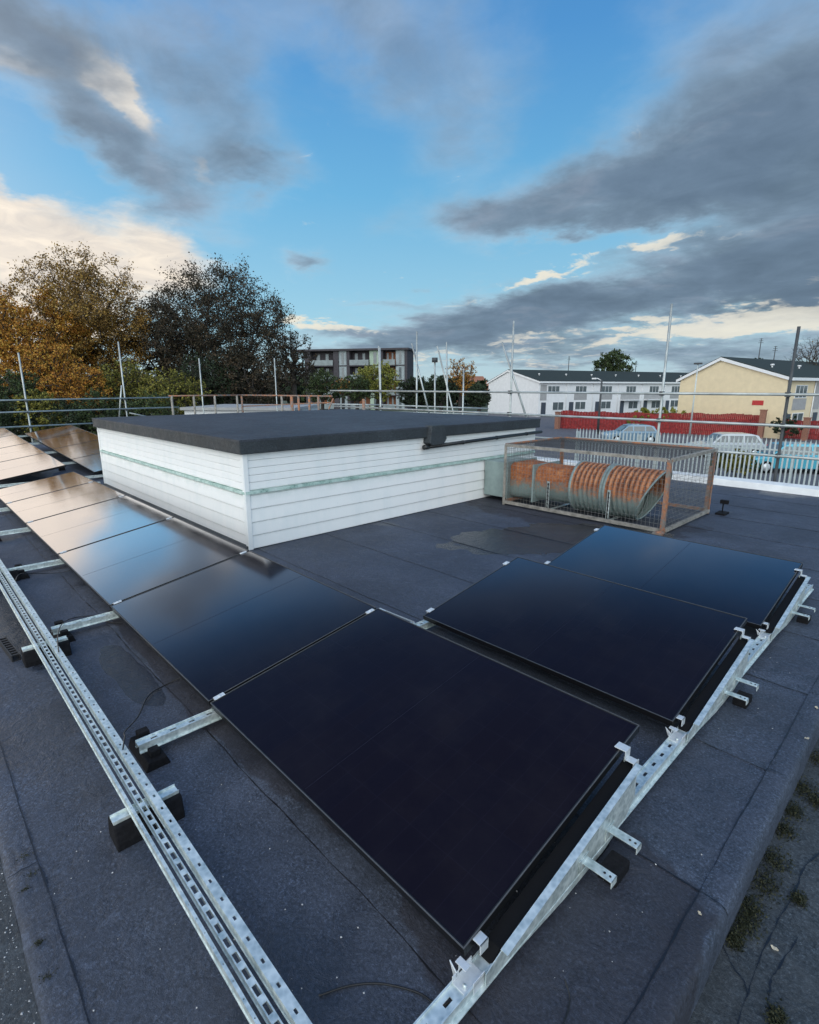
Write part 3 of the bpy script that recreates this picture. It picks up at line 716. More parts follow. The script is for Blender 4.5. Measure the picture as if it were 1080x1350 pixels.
# ---------------------------------------------------------------- caged duct
CX0, CX1, CY0, CY1, CZT = -4.62, -2.30, 6.34, 7.92, .885
cage = empty('wire_cage', (CX0, CY0, 0), 0, 'rusty steel frame cage with wire mesh around the ventilation duct', 'cage')
CO = Vector((CX0, CY0, 0))
def cb(m, name, mt, par=cage, off=CO, **k):
    m.v = [tuple(Vector(v)-off) for v in m.v]; return m.build(name, mt, par, **k)
def angle_post(x, y, z0, z1, sx, sy, w=.042):
    m = MB(); m.box(min(x, x+sx*w), max(x, x+sx*w), y-.003, y+.003, z0, z1); m.box(x-.003, x+.003, min(y, y+sy*w), max(y, y+sy*w), z0, z1) if True else None
    return m
for (x, y, sx, sy, mt) in ((CX0, CY0, 1, 1, 'cage_white'), (CX1, CY0, -1, 1, 'cage'), (CX1, CY1, -1, -1, 'cage'), (CX0, CY1, 1, -1, 'cage')):
    cb(angle_post(x, y, .0, CZT, sx, sy, .042), 'post', M[mt])
for z, mt in ((.05, 'cage_white'), (CZT, 'cage_white')):
    for (x0, x1, y0, y1) in ((CX0+.04, CX1-.04, CY0-.02, CY0+.02), (CX0+.04, CX1-.04, CY1-.02, CY1+.02), (CX0-.02, CX0+.02, CY0+.04, CY1-.04), (CX1-.02, CX1+.02, CY0+.04, CY1-.04)):
        m = MB(); m.box(x0, x1, y0, y1, z-.022, z+.018); cb(m, 'frame_bar', M['cage_white' if (y0 < CY0+.1 and y1 < CY0+.1) or x0 > CX1-.1 else 'cage'])
m = MB(); m.box(CX1-.055, CX1-.01, CY1-.06, CY1-.015, 0, .66); cb(m, 'inner_post', M['cage'])
def mesh_panel(x0, x1, y0, y1, z0, z1, nu, nv, r=.0019):
    m = MB()
    horiz = abs(z1-z0) < .01
    for i in range(1, nu):
        t = i/nu
        if horiz: x = x0+(x1-x0)*t; m.tube([(x, y0, z0), (x, y1, z0)], r, 4, False)
        elif abs(y1-y0) < .01: x = x0+(x1-x0)*t; m.tube([(x, y0, z0), (x, y0, z1)], r, 4, False)
        else: y = y0+(y1-y0)*t; m.tube([(x0, y, z0), (x0, y, z1)], r, 4, False)
    for j in range(1, nv):
        t = j/nv
        if horiz: y = y0+(y1-y0)*t; m.tube([(x0, y, z0+.003), (x1, y, z0+.003)], r, 4, False)
        else: z = z0+(z1-z0)*t; m.tube([(x0, y0, z), (x1, y1, z)], r, 4, False)
    return m
wp = .05
cb(mesh_panel(CX0+.02, CX1-.02, CY0+.004, CY0+.004, .07, CZT-.02, 46, 15), 'wire_mesh', M['mesh_wire'])
cb(mesh_panel(CX0+.02, CX1-.02, CY1, CY1, .07, CZT-.02, 46, 15), 'wire_mesh', M['mesh_wire'])
cb(mesh_panel(CX0, CX0, CY0+.03, CY1-.03, .07, CZT-.02, 32, 15), 'wire_mesh', M['mesh_wire'])
cb(mesh_panel(CX1, CX1, CY0+.03, CY1-.03, .07, CZT-.02, 32, 15), 'wire_mesh', M['mesh_wire'])
cb(mesh_panel(CX0+.02, CX1-.02, CY0+.02, CY1-.02, CZT, CZT, 46, 32, .0022), 'wire_mesh', M['tube_dark'])

duct = empty('ventilation_duct', (-4, 6.85, 0), 0, 'grey green ventilation duct ending in a rusted banded drum inside the cage', 'duct')
DO = Vector((-4, 6.85, 0))
DY = 6.84; DZ = .345
m = MB(); m.box(-5.09, -4.66, DY-.35, DY+.35, .07, .60); cb(m, 'wall_box', M['duct'], duct, DO, bevel=.006)
for q in ((-4.66, -4.63, DY-.375, DY+.375, .05, .625), (-4.24, -4.21, DY-.34, DY+.34, .07, .615)): cb(MB().box(*q), 'flange', M['duct'], duct, DO, bevel=.004)
m = MB(); n = 28; vs = []; fs = []
for k in range(7):      # square to round transition
    t = k/6; x = -4.63+t*1.0
    for a in range(n):
        an = 2*math.pi*a/n; c, s = math.cos(an), math.sin(an)
        q = 1/max(abs(c), abs(s)); sq = (.32*c*q, .26*s*q); rd = (.27*c, .27*s)
        e = min(1, t*1.0); vs.append((x, DY+sq[0]*(1-e)+rd[0]*e, DZ+sq[1]*(1-e)+rd[1]*e))
m.add(vs, [(k*n+a, k*n+(a+1) % n, (k+1)*n+(a+1) % n, (k+1)*n+a) for k in range(6) for a in range(n)], True)
cb(m, 'transition', M['duct_rust'], duct, DO)
m = MB(); vs = []; N2 = 110; xs = [-3.64+.80*k/N2 for k in range(N2+1)]
n = 40
for k, x in enumerate(xs):
    r = .318+(.020*abs(math.sin(math.pi*(x+3.80)/.068))**.8)
    for a in range(n):
        an = 2*math.pi*a/n; vs.append((x+0, DY+r*math.cos(an), DZ+.01+r*math.sin(an)))
m.add(vs, [(k*n+a, k*n+(a+1) % n, (k+1)*n+(a+1) % n, (k+1)*n+a) for k in range(N2) for a in range(n)], True)
m.add([vs[a] for a in range(n)], [tuple(range(n))])
cb(m, 'corrugated_drum', M['drum_rust'], duct, DO)
for x in (-3.64, -3.20, -3.16):
    m = MB(); m.tube([(x-.014, DY, DZ+.01), (x+.014, DY, DZ+.01)], .352, 40); cb(m, 'band', M['duct'], duct, DO)
# cut-away cowl: half shell whose lower side slopes back
m = MB(); vs = []; n = 30; K = 8
for k in range(K+1):
    t = k/K
    for a in range(n+1):
        an = -math.pi*.5+2*math.pi*a/n   # start at the bottom
        ztop = (math.sin(an)+1)/2
        L = .04+.30*ztop
        x = -2.84+L*t*1.0
        vs.append((x, DY+.334*math.cos(an), DZ+.01+.334*math.sin(an)))
m.add(vs, [(k*(n+1)+a, k*(n+1)+a+1, (k+1)*(n+1)+a+1, (k+1)*(n+1)+a) for k in range(K) for a in range(n)], True)
o = cb(m, 'cowl', M['drum_rust'], duct, DO); o.modifiers.new('s', 'SOLIDIFY').thickness = .006
pts = [(-2.84+(.04+.30*(math.sin(-math.pi/2+2*math.pi*a/n)+1)/2), DY+.334*math.cos(-math.pi/2+2*math.pi*a/n), DZ+.01+.334*math.sin(-math.pi/2+2*math.pi*a/n)) for a in range(n+1)]
m = MB(); m.tube(pts, .012, 6); cb(m, 'cowl_rim', M['duct'], duct, DO)
for x in (-3.93, -3.05):
    m = MB(); m.box(x-.022, x+.022, DY-.40, DY-.394, .0, .42); m.box(x-.022, x-.018, DY-.40, DY-.37, .0, .42)
    m.box(x-.022, x+.022, DY-.40, DY+.40, .012, .018); m.box(x-.022, x+.022, DY+.394, DY+.40, 0, .42); cb(m, 'support_strut', M['galv'], duct, DO)
    m = MB(); m.box(x-.007, x+.007, DY-.4025, DY-.4005, .04, .40)
    for k in range(7): m.box(x-.012, x+.012, DY-.4025, DY-.4005, .045+k*.055, .06+k*.055)
    cb(m, 'strut_slot', M['slot'], duct, DO)

o = MB().box(-2.22, -2.10, 7.9, 8.1, 0, .03).box(-2.17, -2.155, 8.0, 8.015, .03, .16).box(-2.2, -2.10, 7.98, 8.03, .15, .20)
o = o.build('vent_stub', M['rubber'], None, .003); tag(o, 'small black capped roof vent standing right of the cage', 'roof vent')
for (x, y, s, lab) in ((-2.33, 6.27, .04, 'rusty broken brick at the front right foot of the cage'),):
    o = MB().prism([(-.06, 0), (.05, 0), (.06, .035), (-.02, .045), (-.055, .03)], 'y', -.04, .04).build('brick_piece', M['cage'], None, .004); o.location = (x, y, .006); tag(o, lab, 'brick')

# ================================================================ surroundings
M['asphalt'] = simple('asphalt', (.10, .10, .115), .85, 0, .25, 3, .2)
M['grassy'] = simple('rough_ground', (.06, .075, .04), .95, 0, .5, 1.2, .3)
g = MB(); g.quad((-900, -400, GZ-.03), (900, -400, GZ-.03), (900, 1400, GZ-.03), (-900, 1400, GZ-.03)); g.build('ground', M['grassy']); tag(bpy.data.objects['ground'], 'rough ground stretching to the horizon', kind='structure')
g = MB(); g.quad((-22, 11, GZ), (10, 11, GZ), (30, 70, GZ), (-60, 95, GZ), (-52, 48, GZ)); g.build('road', M['asphalt']); tag(bpy.data.objects['road'], 'grey tarmac street and parking area', kind='structure')

# ---------------------------------------------------------------- scaffolds and railings
def coupler(p, par, off):
    m = MB(); m.box(-.035, .035, -.05, .05, -.04, .04); m.tube([(0, -.055, .02), (0, .055, .02)], .012, 6)
    o = m.build('coupler', M['tube_dark'], par, .004); o.location = Vector(p)-off
def tubepart(a, b, par, off, name='guard_rail', r=.0242, mt='tube', n=10):
    m = MB(); a = Vector(a)-off; b = Vector(b)-off; m.tube([a, (a+b)/2, b], r, n); return m.build(name, M[mt], par)
sc = Vector((-4.27, 10.9, GZ)); SB = empty('scaffold', sc, 0, 'scaffold with pale guard rails along the far edge of the flat roof', 'scaffold')
Y0 = 10.9
for z, xa, xb in ((1.575, -15.2, 1.5), (1.06, -15.0, 1.5), (.545, -14.0, 1.5)): tubepart((xa, Y0-.03, z), (xb, Y0-.03, z), SB, sc)
for x, zt, mt in ((-4.27, 3.22, 'tube'), (-7.85, 3.21, 'tube'), (-2.21, 2.66, 'tube_dark'), (-11.1, 3.2, 'tube'), (-10.38, 2.5, 'tube'), (-9.35, 2.18, 'tube'), (-12.68, 2.85, 'tube')):
    if x in (-10.38, -9.35): continue
    tubepart((x, Y0+.03, GZ), (x*1.0+(.0), Y0+.03, zt), SB, sc, 'standard', mt=mt)
    for z in (1.575, 1.06, .545): coupler((x, Y0, z), SB, sc)
tubepart((-8.2, Y0+.08, 2.75), (-7.30, Y0+.08, .75), SB, sc, 'brace'); tubepart((-11.35, Y0+.08, 2.9), (-10.55, Y0+.08, .7), SB, sc, 'brace')
for xa in (-15, -12.2, -9.4, -6.6, -3.8, -1.0):
    m = MB()
    for k in range(4): m.box(xa+.02, xa+2.75, Y0+.1+k*.235, Y0+.32+k*.235, -.26, -.222)
    m.v = [tuple(Vector(v)-sc) for v in m.v]; m.build('deck_board', simple('scaffold_board', (.30, .26, .2), .85, 0, .3, 6), SB)
for x in (-14, -11.1, -7.85, -4.27, -1.2): tubepart((x, Y0, -.30), (x, Y0+1.2, -.30), SB, sc, 'transom'); tubepart((x, Y0+1.2, GZ), (x, Y0+1.2, -.2), SB, sc, 'standard')
# farther scaffold behind
s2 = gp(590, 20); SF = empty('scaffold', s2, 0, 'farther scaffold of bare tubes standing between the hedges and the flat roof', 'scaffold')
def P(b, d, v): p = gp(b, d); p.z = CZ+(508-v)/741*d; return p
for b0, v0, b1, v1, nm in ((573, 470, 574, 560, 'standard'), (588, 450, 591, 560, 'standard'), (611, 484, 611, 560, 'standard'), (576, 455, 602, 556, 'brace'), (500, 455, 502, 560, 'standard')):
    a = P(b0, 17, v0); c = P(b1, 17, v1); t = (a-c).normalized(); tubepart(c-t*(c.z-GZ)/max(.3, t.z), a, SF, s2, nm)
tubepart(P(500, 17, 532), P(645, 17, 537), SF, s2); tubepart(P(430, 17, 531), P(502, 17, 532), SF, s2); tubepart(P(500, 17, 541), P(645, 17, 545), SF, s2)
ml = MB(); ml.tube([P(573, 17, 476), P(573, 17, 470)], .09, 8); ml.v = [tuple(Vector(v)-s2) for v in ml.v]; ml.build('tube_end_fitting', M['tube_dark'], SF)
# west scaffold
XWS = -20.6
s3 = Vector((XWS, 5, GZ)); SW = empty('scaffold', s3, 0, 'scaffold guard rails at the far left end of the roof before the autumn trees', 'scaffold')
for z, ya, yb in ((1.26, -6, 7.5), (.90, -6, 7.8), (.44, -6, 5.2)): tubepart((XWS+.03, ya, z), (XWS+.03, yb, z+.06), SW, s3)
for y, zt, n in ((3.13, 2.72, 1), (6.0, 3.2, 1), (8.75, 2.75, 1), (11.95, 2.87, 1), (.2, 2.8, 1), (-2.8, 2.8, 1)):
    tubepart((XWS-.03, y, GZ), (XWS-.03, y, zt), SW, s3, 'standard')
    if y < 8: 
        for z in (1.26, .90, .44): coupler((XWS, y, z+.03), SW, s3)
tubepart((XWS-.06, 5.72, .5), (XWS-.06, 5.95, 1.75), SW, s3, 'brace'); tubepart((XWS-.06, 6.1, .80), (XWS-.06, 6.8, .62), SW, s3, 'brace')
# rusty railing
s4 = Vector((-20.1, 10.1, 0)); RR = empty('rusty_railing', s4, 0, 'old rusty railing at the far left corner of the roof behind the plant room', 'railing')
ZR = 1.38
tubepart((-20.1, 7.3, ZR), (-20.1, 10.1, ZR), RR, s4, 'top_rail', .028, 'cage'); tubepart((-20.1, 10.1, ZR), (-14.6, 10.5, ZR+.02), RR, s4, 'top_rail', .028, 'cage')
for y in (7.4, 8.2, 9.0, 9.9): tubepart((-20.1, y, 0), (-20.1, y, ZR), RR, s4, 'railing_post', .04, 'cage_white')
for x in (-20.1, -17.4, -16.8, -16.4, -15.8, -15.3): tubepart((x, 10.1+(x+20.1)*.07, 0), (x, 10.1+(x+20.1)*.07, ZR), RR, s4, 'railing_post', .04 if x != -16.8 else .055, 'cage' if x != -17.4 else 'cage_white')
tubepart((-20.1, 10.1, .95), (-14.6, 10.5, 1.2), RR, s4, 'mid_rail', .022, 'cage')
tubepart((-14.2, 9.6, .2), (-13.5, 9.75, 1.36), RR, s4, 'brace', .02, 'cage')
for x in (-12.6,):
    tubepart((x, 10.2, 0), (x, 10.2, 1.35), RR, s4, 'railing_post', .045, 'cage')

# ---------------------------------------------------------------- palisade fence
a = Vector((-19.5, 21.9, GZ)); bpt = Vector((2.2, 24.6, GZ)); dv = (bpt-a); Lf = dv.length; fr = empty('palisade_fence', a, math.atan2(dv.y, dv.x), 'pale galvanised palisade fence running behind the far edge of the roof', 'fence')
M['palis'] = simple('palisade_steel', (.50, .56, .56), .55, .3, .12, 6)
pm = MB(); w = .028
out = [(-w, 0), (w, 0), (w, 2.25), (w*.5, 2.33), (0, 2.42), (-w*.5, 2.33), (-w, 2.25)]
pm.prism([(p[0], p[1]) for p in out], 'y', -.018, .0)
pale0 = pm.build('pale', M['palis'], fr); n = 99; sp = .15; start = Lf-n*sp
pale0.location = (start, -.03, .04)
for k in range(1, n):
    c = pale0.copy(); col.objects.link(c); c.parent = fr; c.location = (start+k*sp, -.03, .04)
for z in (.45, 2.0): MB().box(start-.1, Lf, -.02, .03, z-.03, z+.03).build('fence_rail', M['palis'], fr)
x = start
while x < Lf: MB().box(x-.05, x+.05, .03, .12, 0, 2.3).build('fence_post', M['palis'], fr); x += 2.75

# ---------------------------------------------------------------- red boarded fence with brick piers
M['red'] = simple('red_fence_boards', (.24, .022, .022), .8, 0, .5, 5)
M['brick'] = simple('brick', (.27, .13, .09), .9, 0, .35, 20)
pts = [gp(742, 57), gp(905, 50), gp(1022, 46.5), gp(1140, 43)]
rf = empty('red_fence', pts[0], 0, 'dark red vertical board fence with scalloped top and brick piers', 'fence')
for i in range(3):
    A, B = pts[i]-pts[0], pts[i+1]-pts[0]; L_ = (B-A).length; ang = math.atan2((B-A).y, (B-A).x)
    Mx = Matrix.Translation(A) @ Matrix.Rotation(ang, 4, 'Z'); m = MB(); x = 0; k = 0
    hh = [1.85, 1.95, 1.6][i]
    while x < L_:
        h = hh+.05*math.sin(x*1.9)+random.uniform(-.03, .03); m.box(x, x+.14, (k % 2)*.02, .025+(k % 2)*.02, .03, h, Mx); x += .15; k += 1
    m.build('fence_boards', M['red'], rf)
    m = MB(); m.box(0, L_, .05, .1, .4, .5, Mx); m.box(0, L_, .05, .1, 1.4, 1.5, Mx); m.build('fence_rail', M['red'], rf)
for (b_, d_, h) in ((738, 56.5, 1.7), (1012, 45.8, 2.35), (1072, 44, 1.8)):
    p = gp(b_, d_)-pts[0]; m = MB(); m.box(-.21, .21, -.21, .21, 0, h); m.box(-.25, .25, -.25, .25, h, h+.08); o = m.build('brick_pier', M['brick'], rf); o.location = p
# ---------------------------------------------------------------- houses
M['white_render'] = simple('white_render', (.74, .745, .75), .8, 0, .06, 2)
M['cream_render'] = simple('cream_render', (.72, .60, .40), .85, 0, .06, 2)
M['tiles'] = simple('dark_roof_tiles', (.022, .030, .024), .85, 0, .35, 5)
M['grey_panel'] = simple('grey_wall_panel', (.34, .34, .34), .8, 0, .12, 3)
M['window'] = simple('window_glass', (.10, .12, .13), .08, 0, .2, 2, spec=.8)
M['upvc'] = simple('white_window_frame', (.75, .76, .77), .5, 0, .05, 4)
M['red_paint'] = simple('red_paint', (.45, .03, .03), .5)
M['door_dark'] = simple('dark_door', (.05, .06, .08), .5)
def window(par, x0, x1, z0, z1, y=-.0, name='window', nd=2):
    m = MB(); t = .06
    m.box(x0, x1, y-.05, y, z0, z0+t); m.box(x0, x1, y-.05, y, z1-t, z1)
    for k in range(nd+1):
        xx = x0+(x1-x0-t)*k/nd; m.box(xx, xx+t, y-.048, y, z0+t, z1-t)
    f = m.build(name, M['upvc'], par); MB().box(x0+t*.5, x1-t*.5, y-.025, y-.002, z0+t*.5, z1-t*.5).build('pane', M['window'], f); return f
def house_unit(origin, rz, W, label, wallm, roofm, D=8.2, eh=5.0, rh=1.75, gable=False, style=0, ridge_y=None, cat='house', group='terraced houses'):
    e = empty('terraced_house', origin, rz, label, cat, group); ry = D*.5 if ridge_y is None else ridge_y
    m = MB(); m.prism([(0, 0), (D, 0), (D, eh), (ry, eh+rh), (0, eh)], 'x', 0, W); m.build('wall', wallm, e)
    m = MB(); oy = .35; sl = rh/ry; ov = .12 if gable else 0
    s2_ = rh/(D-ry)
    m.prism([(-oy, eh-sl*oy+.04), (ry, eh+rh+.04), (D+oy, eh-s2_*oy+.04), (D+oy, eh-s2_*oy+.2), (ry, eh+rh+.22), (-oy, eh-sl*oy+.2)], 'x', -ov, W-.004); rf_ = m.build('roof', roofm, e)
    m = MB(); m.box(-ov, W-.01, -oy-.06, -oy, eh-sl*oy-.08, eh-sl*oy+.16)
    m.build('fascia_board', M['upvc'], e)
    if gable:
        m = MB(); m.prism([(-oy, eh-sl*oy-.12), (ry, eh+rh-.12), (D+oy, eh-s2_*oy-.12), (D+oy, eh-s2_*oy+.13), (ry, eh+rh+.15), (-oy, eh-sl*oy+.13)], 'x', -ov-.05, -ov-.004); m.build('barge_board', M['upvc'], e)
    m = MB(); m.tube([(W*.5, ry*.45, eh+rh*.45), (W*.5, ry*.45, eh+rh*.45+.45)], .07, 6); m.tube([(W*.5, ry*.45, eh+rh*.45+.36), (W*.5, ry*.45, eh+rh*.45+.5)], .16, 6); m.build('roof_vent', M['upvc'], rf_)
    # upper band
    window(e, W*.30, W*.72, 3.35, 4.45, nd=3)
    if style == 0:
        MB().box(W*.27, W*.75, -.03, -.001, 2.35, 3.3).build('grey_panel', M['grey_panel'], e)
        window(e, W*.32, W*.72, .9, 2.1, nd=2)
    elif style == 1:
        MB().box(W*.1, W*.9, -.03, -.001, 2.3, 3.3).build('grey_panel', M['grey_panel'], e)
        MB().box(W*.1, W*.9, -.9, -.03, 2.15, 2.28).build('porch_roof', M['upvc'], e); window(e, W*.45, W*.85, .8, 2.0)
    else:
        MB().box(W*.05, W*.27, -.03, -.001, 2.35, 4.6).build('grey_panel', M['grey_panel'], e)
        window(e, W*.50, W*.9, .85, 2.1, nd=2)
    m = MB(); m.box(W*.10, W*.26, -.05, -.031 if style == 1 else 0, 0, 2.05); m.build('door', M['door_dark'], e)
    m = MB(); m.tube([(W-.12, -.07, 0), (W-.12, -.07, eh-.1)], .05, 6); m.build('downpipe', M['upvc'], e)
    return e
A = gp(711, 80); B = gp(905, 95); ang = math.atan2((B-A).y, (B-A).x); U = (B-A).normalized(); Wd = (B-A).length/6
labs = ['white end house with blank gable, leftmost of the white terrace', 'white terraced house second from the blank gable', 'white terraced house behind the dark slim street lamp', 'white terraced house right of the dark slim street lamp', 'white terraced house above the green hedge', 'white terraced house partly hidden by the tall scaffold pole', 'white terraced house running behind the cream gable', 'far white terraced house hidden beyond the cream gable']
for i in range(8):
    house_unit(A+U*Wd*i, ang, Wd, labs[i], M['white_render'], M['tiles'], D=12.6, ridge_y=7.4, gable=(i == 0), style=[2, 0, 0, 1, 1, 0, 2, 0][i])
A = gp(1038, 45.5); U = (gp(1175, 60)-A); ang2 = math.atan2(U.y, U.x); U.normalize()
labs = ['cream rendered end house with wide blank gable and small red sign', 'pale terraced house right of the cream gable', 'farther pale terraced house at the right frame edge', 'pale terraced house beyond the right frame edge']
gd_ = Vector((-U.y, U.x, 0)); 
for i in range(4):
    e = house_unit(A+U*5.6*i, ang2, 5.6, labs[i], M['cream_render'] if i == 0 else simple('pale_render', (.56, .54, .48), .85, 0, .06, 2), M['tiles'], D=9.2, rh=1.75, gable=(i == 0), style=[0, 2, 0, 1][i], ridge_y=5.6)
    if i == 0:
        MB().box(-.03, -.001, 1.6, 2.5, 2.75, 3.15).build('red_sign', M['red_paint'], e)
# white single storey shed seen behind the rusty railing
e = empty('garage', gp(240, 24), YAW+R(-4), 'low white walled garage block behind the rusty railing', 'garage'); 
m = MB(); m.box(0, 4.9, 0, 4.5, 0, 3.3); m.build('wall', M['white_render'], e); m = MB(); m.box(-.12, 5.02, -.15, 4.6, 3.3, 3.42); m.build('roof', M['grey_panel'], e)
for k in range(2): MB().box(.3+k*2.3, 2.3+k*2.3, -.04, -.001, 0, 2.2).build('garage_door', M['grey_panel'], e)
# red roofed house
e = empty('brick_house', gp(606, 150), YAW+R(20), 'small brick house with orange brown tiled roof beside the white gable', 'house')
m = MB(); m.prism([(0, 0), (8, 0), (8, 4.6), (4, 7.0), (0, 4.6)], 'x', 0, 9); m.build('wall', M['brick'], e)
m = MB(); m.prism([(-.4, 4.4), (4, 7.05), (8.4, 4.4), (8.4, 4.6), (4, 7.25), (-.4, 4.6)], 'x', -.2, 9.2); m.build('roof', simple('orange_tiles', (.30, .13, .08), .9, 0, .3, 5), e)
window(e, 1.2, 2.8, 2.9, 4.0); window(e, 5.5, 7.3, 2.9, 4.0)

# ---------------------------------------------------------------- apartment block
A = gp(403, 108); B = gp(537, 103); dvv = B-A; ap = empty('apartment_block', A, math.atan2(dvv.y, dvv.x), 'dark brick four storey apartment block with balconies and a flat roof', 'apartment block')
LW = dvv.length; DB = simple('dark_brick', (.055, .05, .058), .85, 0, .25, 3); LG = simple('light_window_strip', (.27, .32, .34), .4, 0, .2, 2); OB = simple('timber_panel', (.22, .085, .04), .8, 0, .3, 3)
Hb = 11.0
bays = [(.0, .06, 0), (.06, .29, 1), (.29, .34, 0), (.34, .42, 2), (.42, .45, 0), (.45, .64, 1), (.64, .75, 3), (.75, .77, 0), (.77, .89, 4), (.89, .975, 2), (.975, 1, 0)]
m = MB(); m.box(0, LW, 1.6, 5, 0, Hb)
for a_, b_, t in bays:
    if t == 0: m.box(a_*LW, b_*LW-.004, 0, 1.6, 0, Hb)
m.build('wall', DB, ap)
m = MB(); m.box(-2.6, LW+.3, -.4, 5.3, Hb, Hb+.35); m.build('roof', DB, ap)
for a_, b_, t in bays:
    x0, x1 = a_*LW, b_*LW-.004
    if t in (2, 3):
        f = MB().box(x0+.002, x1-.002, .25, 1.6, 0, Hb).build('window_strip', LG if t == 2 else simple('green_panel', (.33, .42, .33), .6), ap)
        for k in range(4): MB().box(x0+(x1-x0)*.35, x0+(x1-x0)*.62, .2, .248, k*2.75+.3, k*2.75+2.4).build('pane', M['window'], f)
        for k in range(1, 4): MB().box(x0+.01, x1-.01, .15, .1995, k*2.75-.1, k*2.75+.1).build('mullion', DB, f)
    elif t in (1, 4):
        for k in range(4):
            z = k*2.75
            s_ = MB().box(x0, x1, -.25 if k else .0, 1.6, z-.14 if k else 0, z+.06).build('balcony', DB, ap)
            MB().box(x0+.05, x1-.05, -.24, -.18, z+.07, z+1.05).build('balcony_screen', simple('balcony_glass', (.20, .24, .25), .3, 0, .2, 2), s_)
            MB().box(x0+.2, x1-.2, 1.5, 1.597, z+.1, z+2.5).build('back_panel', OB if (t == 4 or k < 2) else DB, s_)
            MB().box(x0+(x1-x0)*.15, x0+(x1-x0)*.3, 1.42, 1.498, z+.2, z+2.3).build('balcony_door', LG, s_)
            MB().box(x0+(x1-x0)*.55, x0+(x1-x0)*.68, 1.42, 1.498, z+.2, z+2.3).build('balcony_window', LG, s_)
# ---------------------------------------------------------------- cars
def car(loc, rz, paint, label, L=4.1, W=1.72, Hc=1.46, van=False):
    e = empty('parked_car', loc, rz, label, 'car', 'cars parked beyond the palisade')
    h = Hc; pr = [(0, .32), (.02, .62), (.25, .80), (1.05, .93), (L-.35, .95), (L-.05, .78), (L, .38), (L-.1, .25), (.1, .25)]
    m = MB(); bm = bmesh.new()
    def sect(ins, sc_=1): return [(x, ins, z) for x, z in pr]
    vs = []; ys_ = [0, .09, W-.09, W]; n = len(pr)
    for yy in ys_:
        k = .94 if yy in (0, W) else 1
        for x, z in pr: vs.append((L/2+(x-L/2)*(1-.015*(yy in (0, W))), yy, .25+(z-.25)*k))
    fs = [tuple(range(n)), tuple(range(4*n-1, 3*n-1, -1))]+[(r*n+i, r*n+(i+1) % n, (r+1)*n+(i+1) % n, (r+1)*n+i) for r in range(3) for i in range(n)]
    m.add(vs, fs); m.build('body', paint, e, .05)
    rt = [(1.0, .90), (1.62, h-.06), (2.0, h), (L-.95, h-.02), (L-.55, h-.12), (L-.28, .92)] if not van else [(.8, .90), (1.25, h-.05), (1.6, h), (L-.2, h), (L-.1, h-.1), (L-.05, .92)]
    m = MB(); ins = .16; vs = []
    for yy, i2 in ((0, 0), (W, 1)):
        for x, z in rt:
            t = (z-.9)/(h-.9); vs.append((x, (.06+t*ins) if i2 == 0 else W-(.06+t*ins), z))
    n = len(rt); m.add(vs, [tuple(range(n)), tuple(range(2*n-1, n-1, -1))]+[(i, i+1, n+i+1, n+i) for i in range(n-1)]+[(n-1, 0, n, 2*n-1)]); m.build('cabin', paint, e, .03)
    for sgn in (0, 1):
        m = MB()
        def pt(x, z): t = (z-.9)/(h-.9); y = (.06+t*ins)-.006; return (x, y if sgn == 0 else W-y, z)
        z0, z1 = .97, h-.13
        fx = rt[0][0]+.16+.0; 
        for (xa, xb, xc, xd) in ((fx+.05, 1.95, 1.95, fx+.48), (2.03, 2.85, 2.85, 2.03), (2.93, L-.45, L-.75, 2.93)):
            m.quad(pt(xa, z0), pt(xb, z0), pt(xc, z1), pt(xd, z1))
        m.build('side_window', M['window'], e)
    a_, b_ = rt[0], rt[1]
    m = MB(); m.quad((a_[0]+.05, .2, a_[1]+.07), (a_[0]+.05, W-.2, a_[1]+.07), (b_[0]-.06, W-.28, b_[1]-.03), (b_[0]-.06, .28, b_[1]-.03)); m.v = [(x-.012, y, z+.012) for x, y, z in m.v]; m.build('windscreen', M['window'], e)
    for x in (.78, L-.78):
        for y in (.0, W-.2):
            m = MB(); m.tube([(x, y-.01, .32), (x, y+.21, .32)], .32, 18); w_ = m.build('wheel', M['rubber'], e)
            m = MB(); m.tube([(x, y-.02 if y == 0 else y+.2, .32), (x, y if y == 0 else y+.225, .32)], .2, 12); m.build('rim', M['alu'], w_)
    for y in (.14, W-.42): MB().box(-.015, .12, y, y+.28, .60, .74).build('headlight', M['alu'], e, .02)
    for y in (.06, W-.3): MB().box(L-.12, L+.0, y, y+.24, .66, .86).build('tail_light', M['red_paint'], e, .02)
    return e
def carpaint(n, c): 
    m, nt, b = new_mat(n); b.inputs['Base Color'].default_value = (*c, 1); b.inputs['Metallic'].default_value = .25; b.inputs['Roughness'].default_value = .35; b.inputs['Coat Weight'].default_value = .8; return m
fa = math.atan2(dv.y, dv.x)
car(gp(806, 41.5), YAW-R(4), carpaint('silver_blue_paint', (.15, .25, .34)), 'small silver blue hatchback in front of the red fence')
car(gp(926, 33), YAW-R(6), carpaint('white_paint_car', (.40, .44, .47)), 'white car behind the palisade, half hidden by a shrub', L=4.3, Hc=1.5)
car(gp(1004, 27), YAW-R(8), carpaint('turquoise_paint', (.06, .36, .48)), 'turquoise blue car behind the palisade at the right', L=4.2, Hc=1.5)

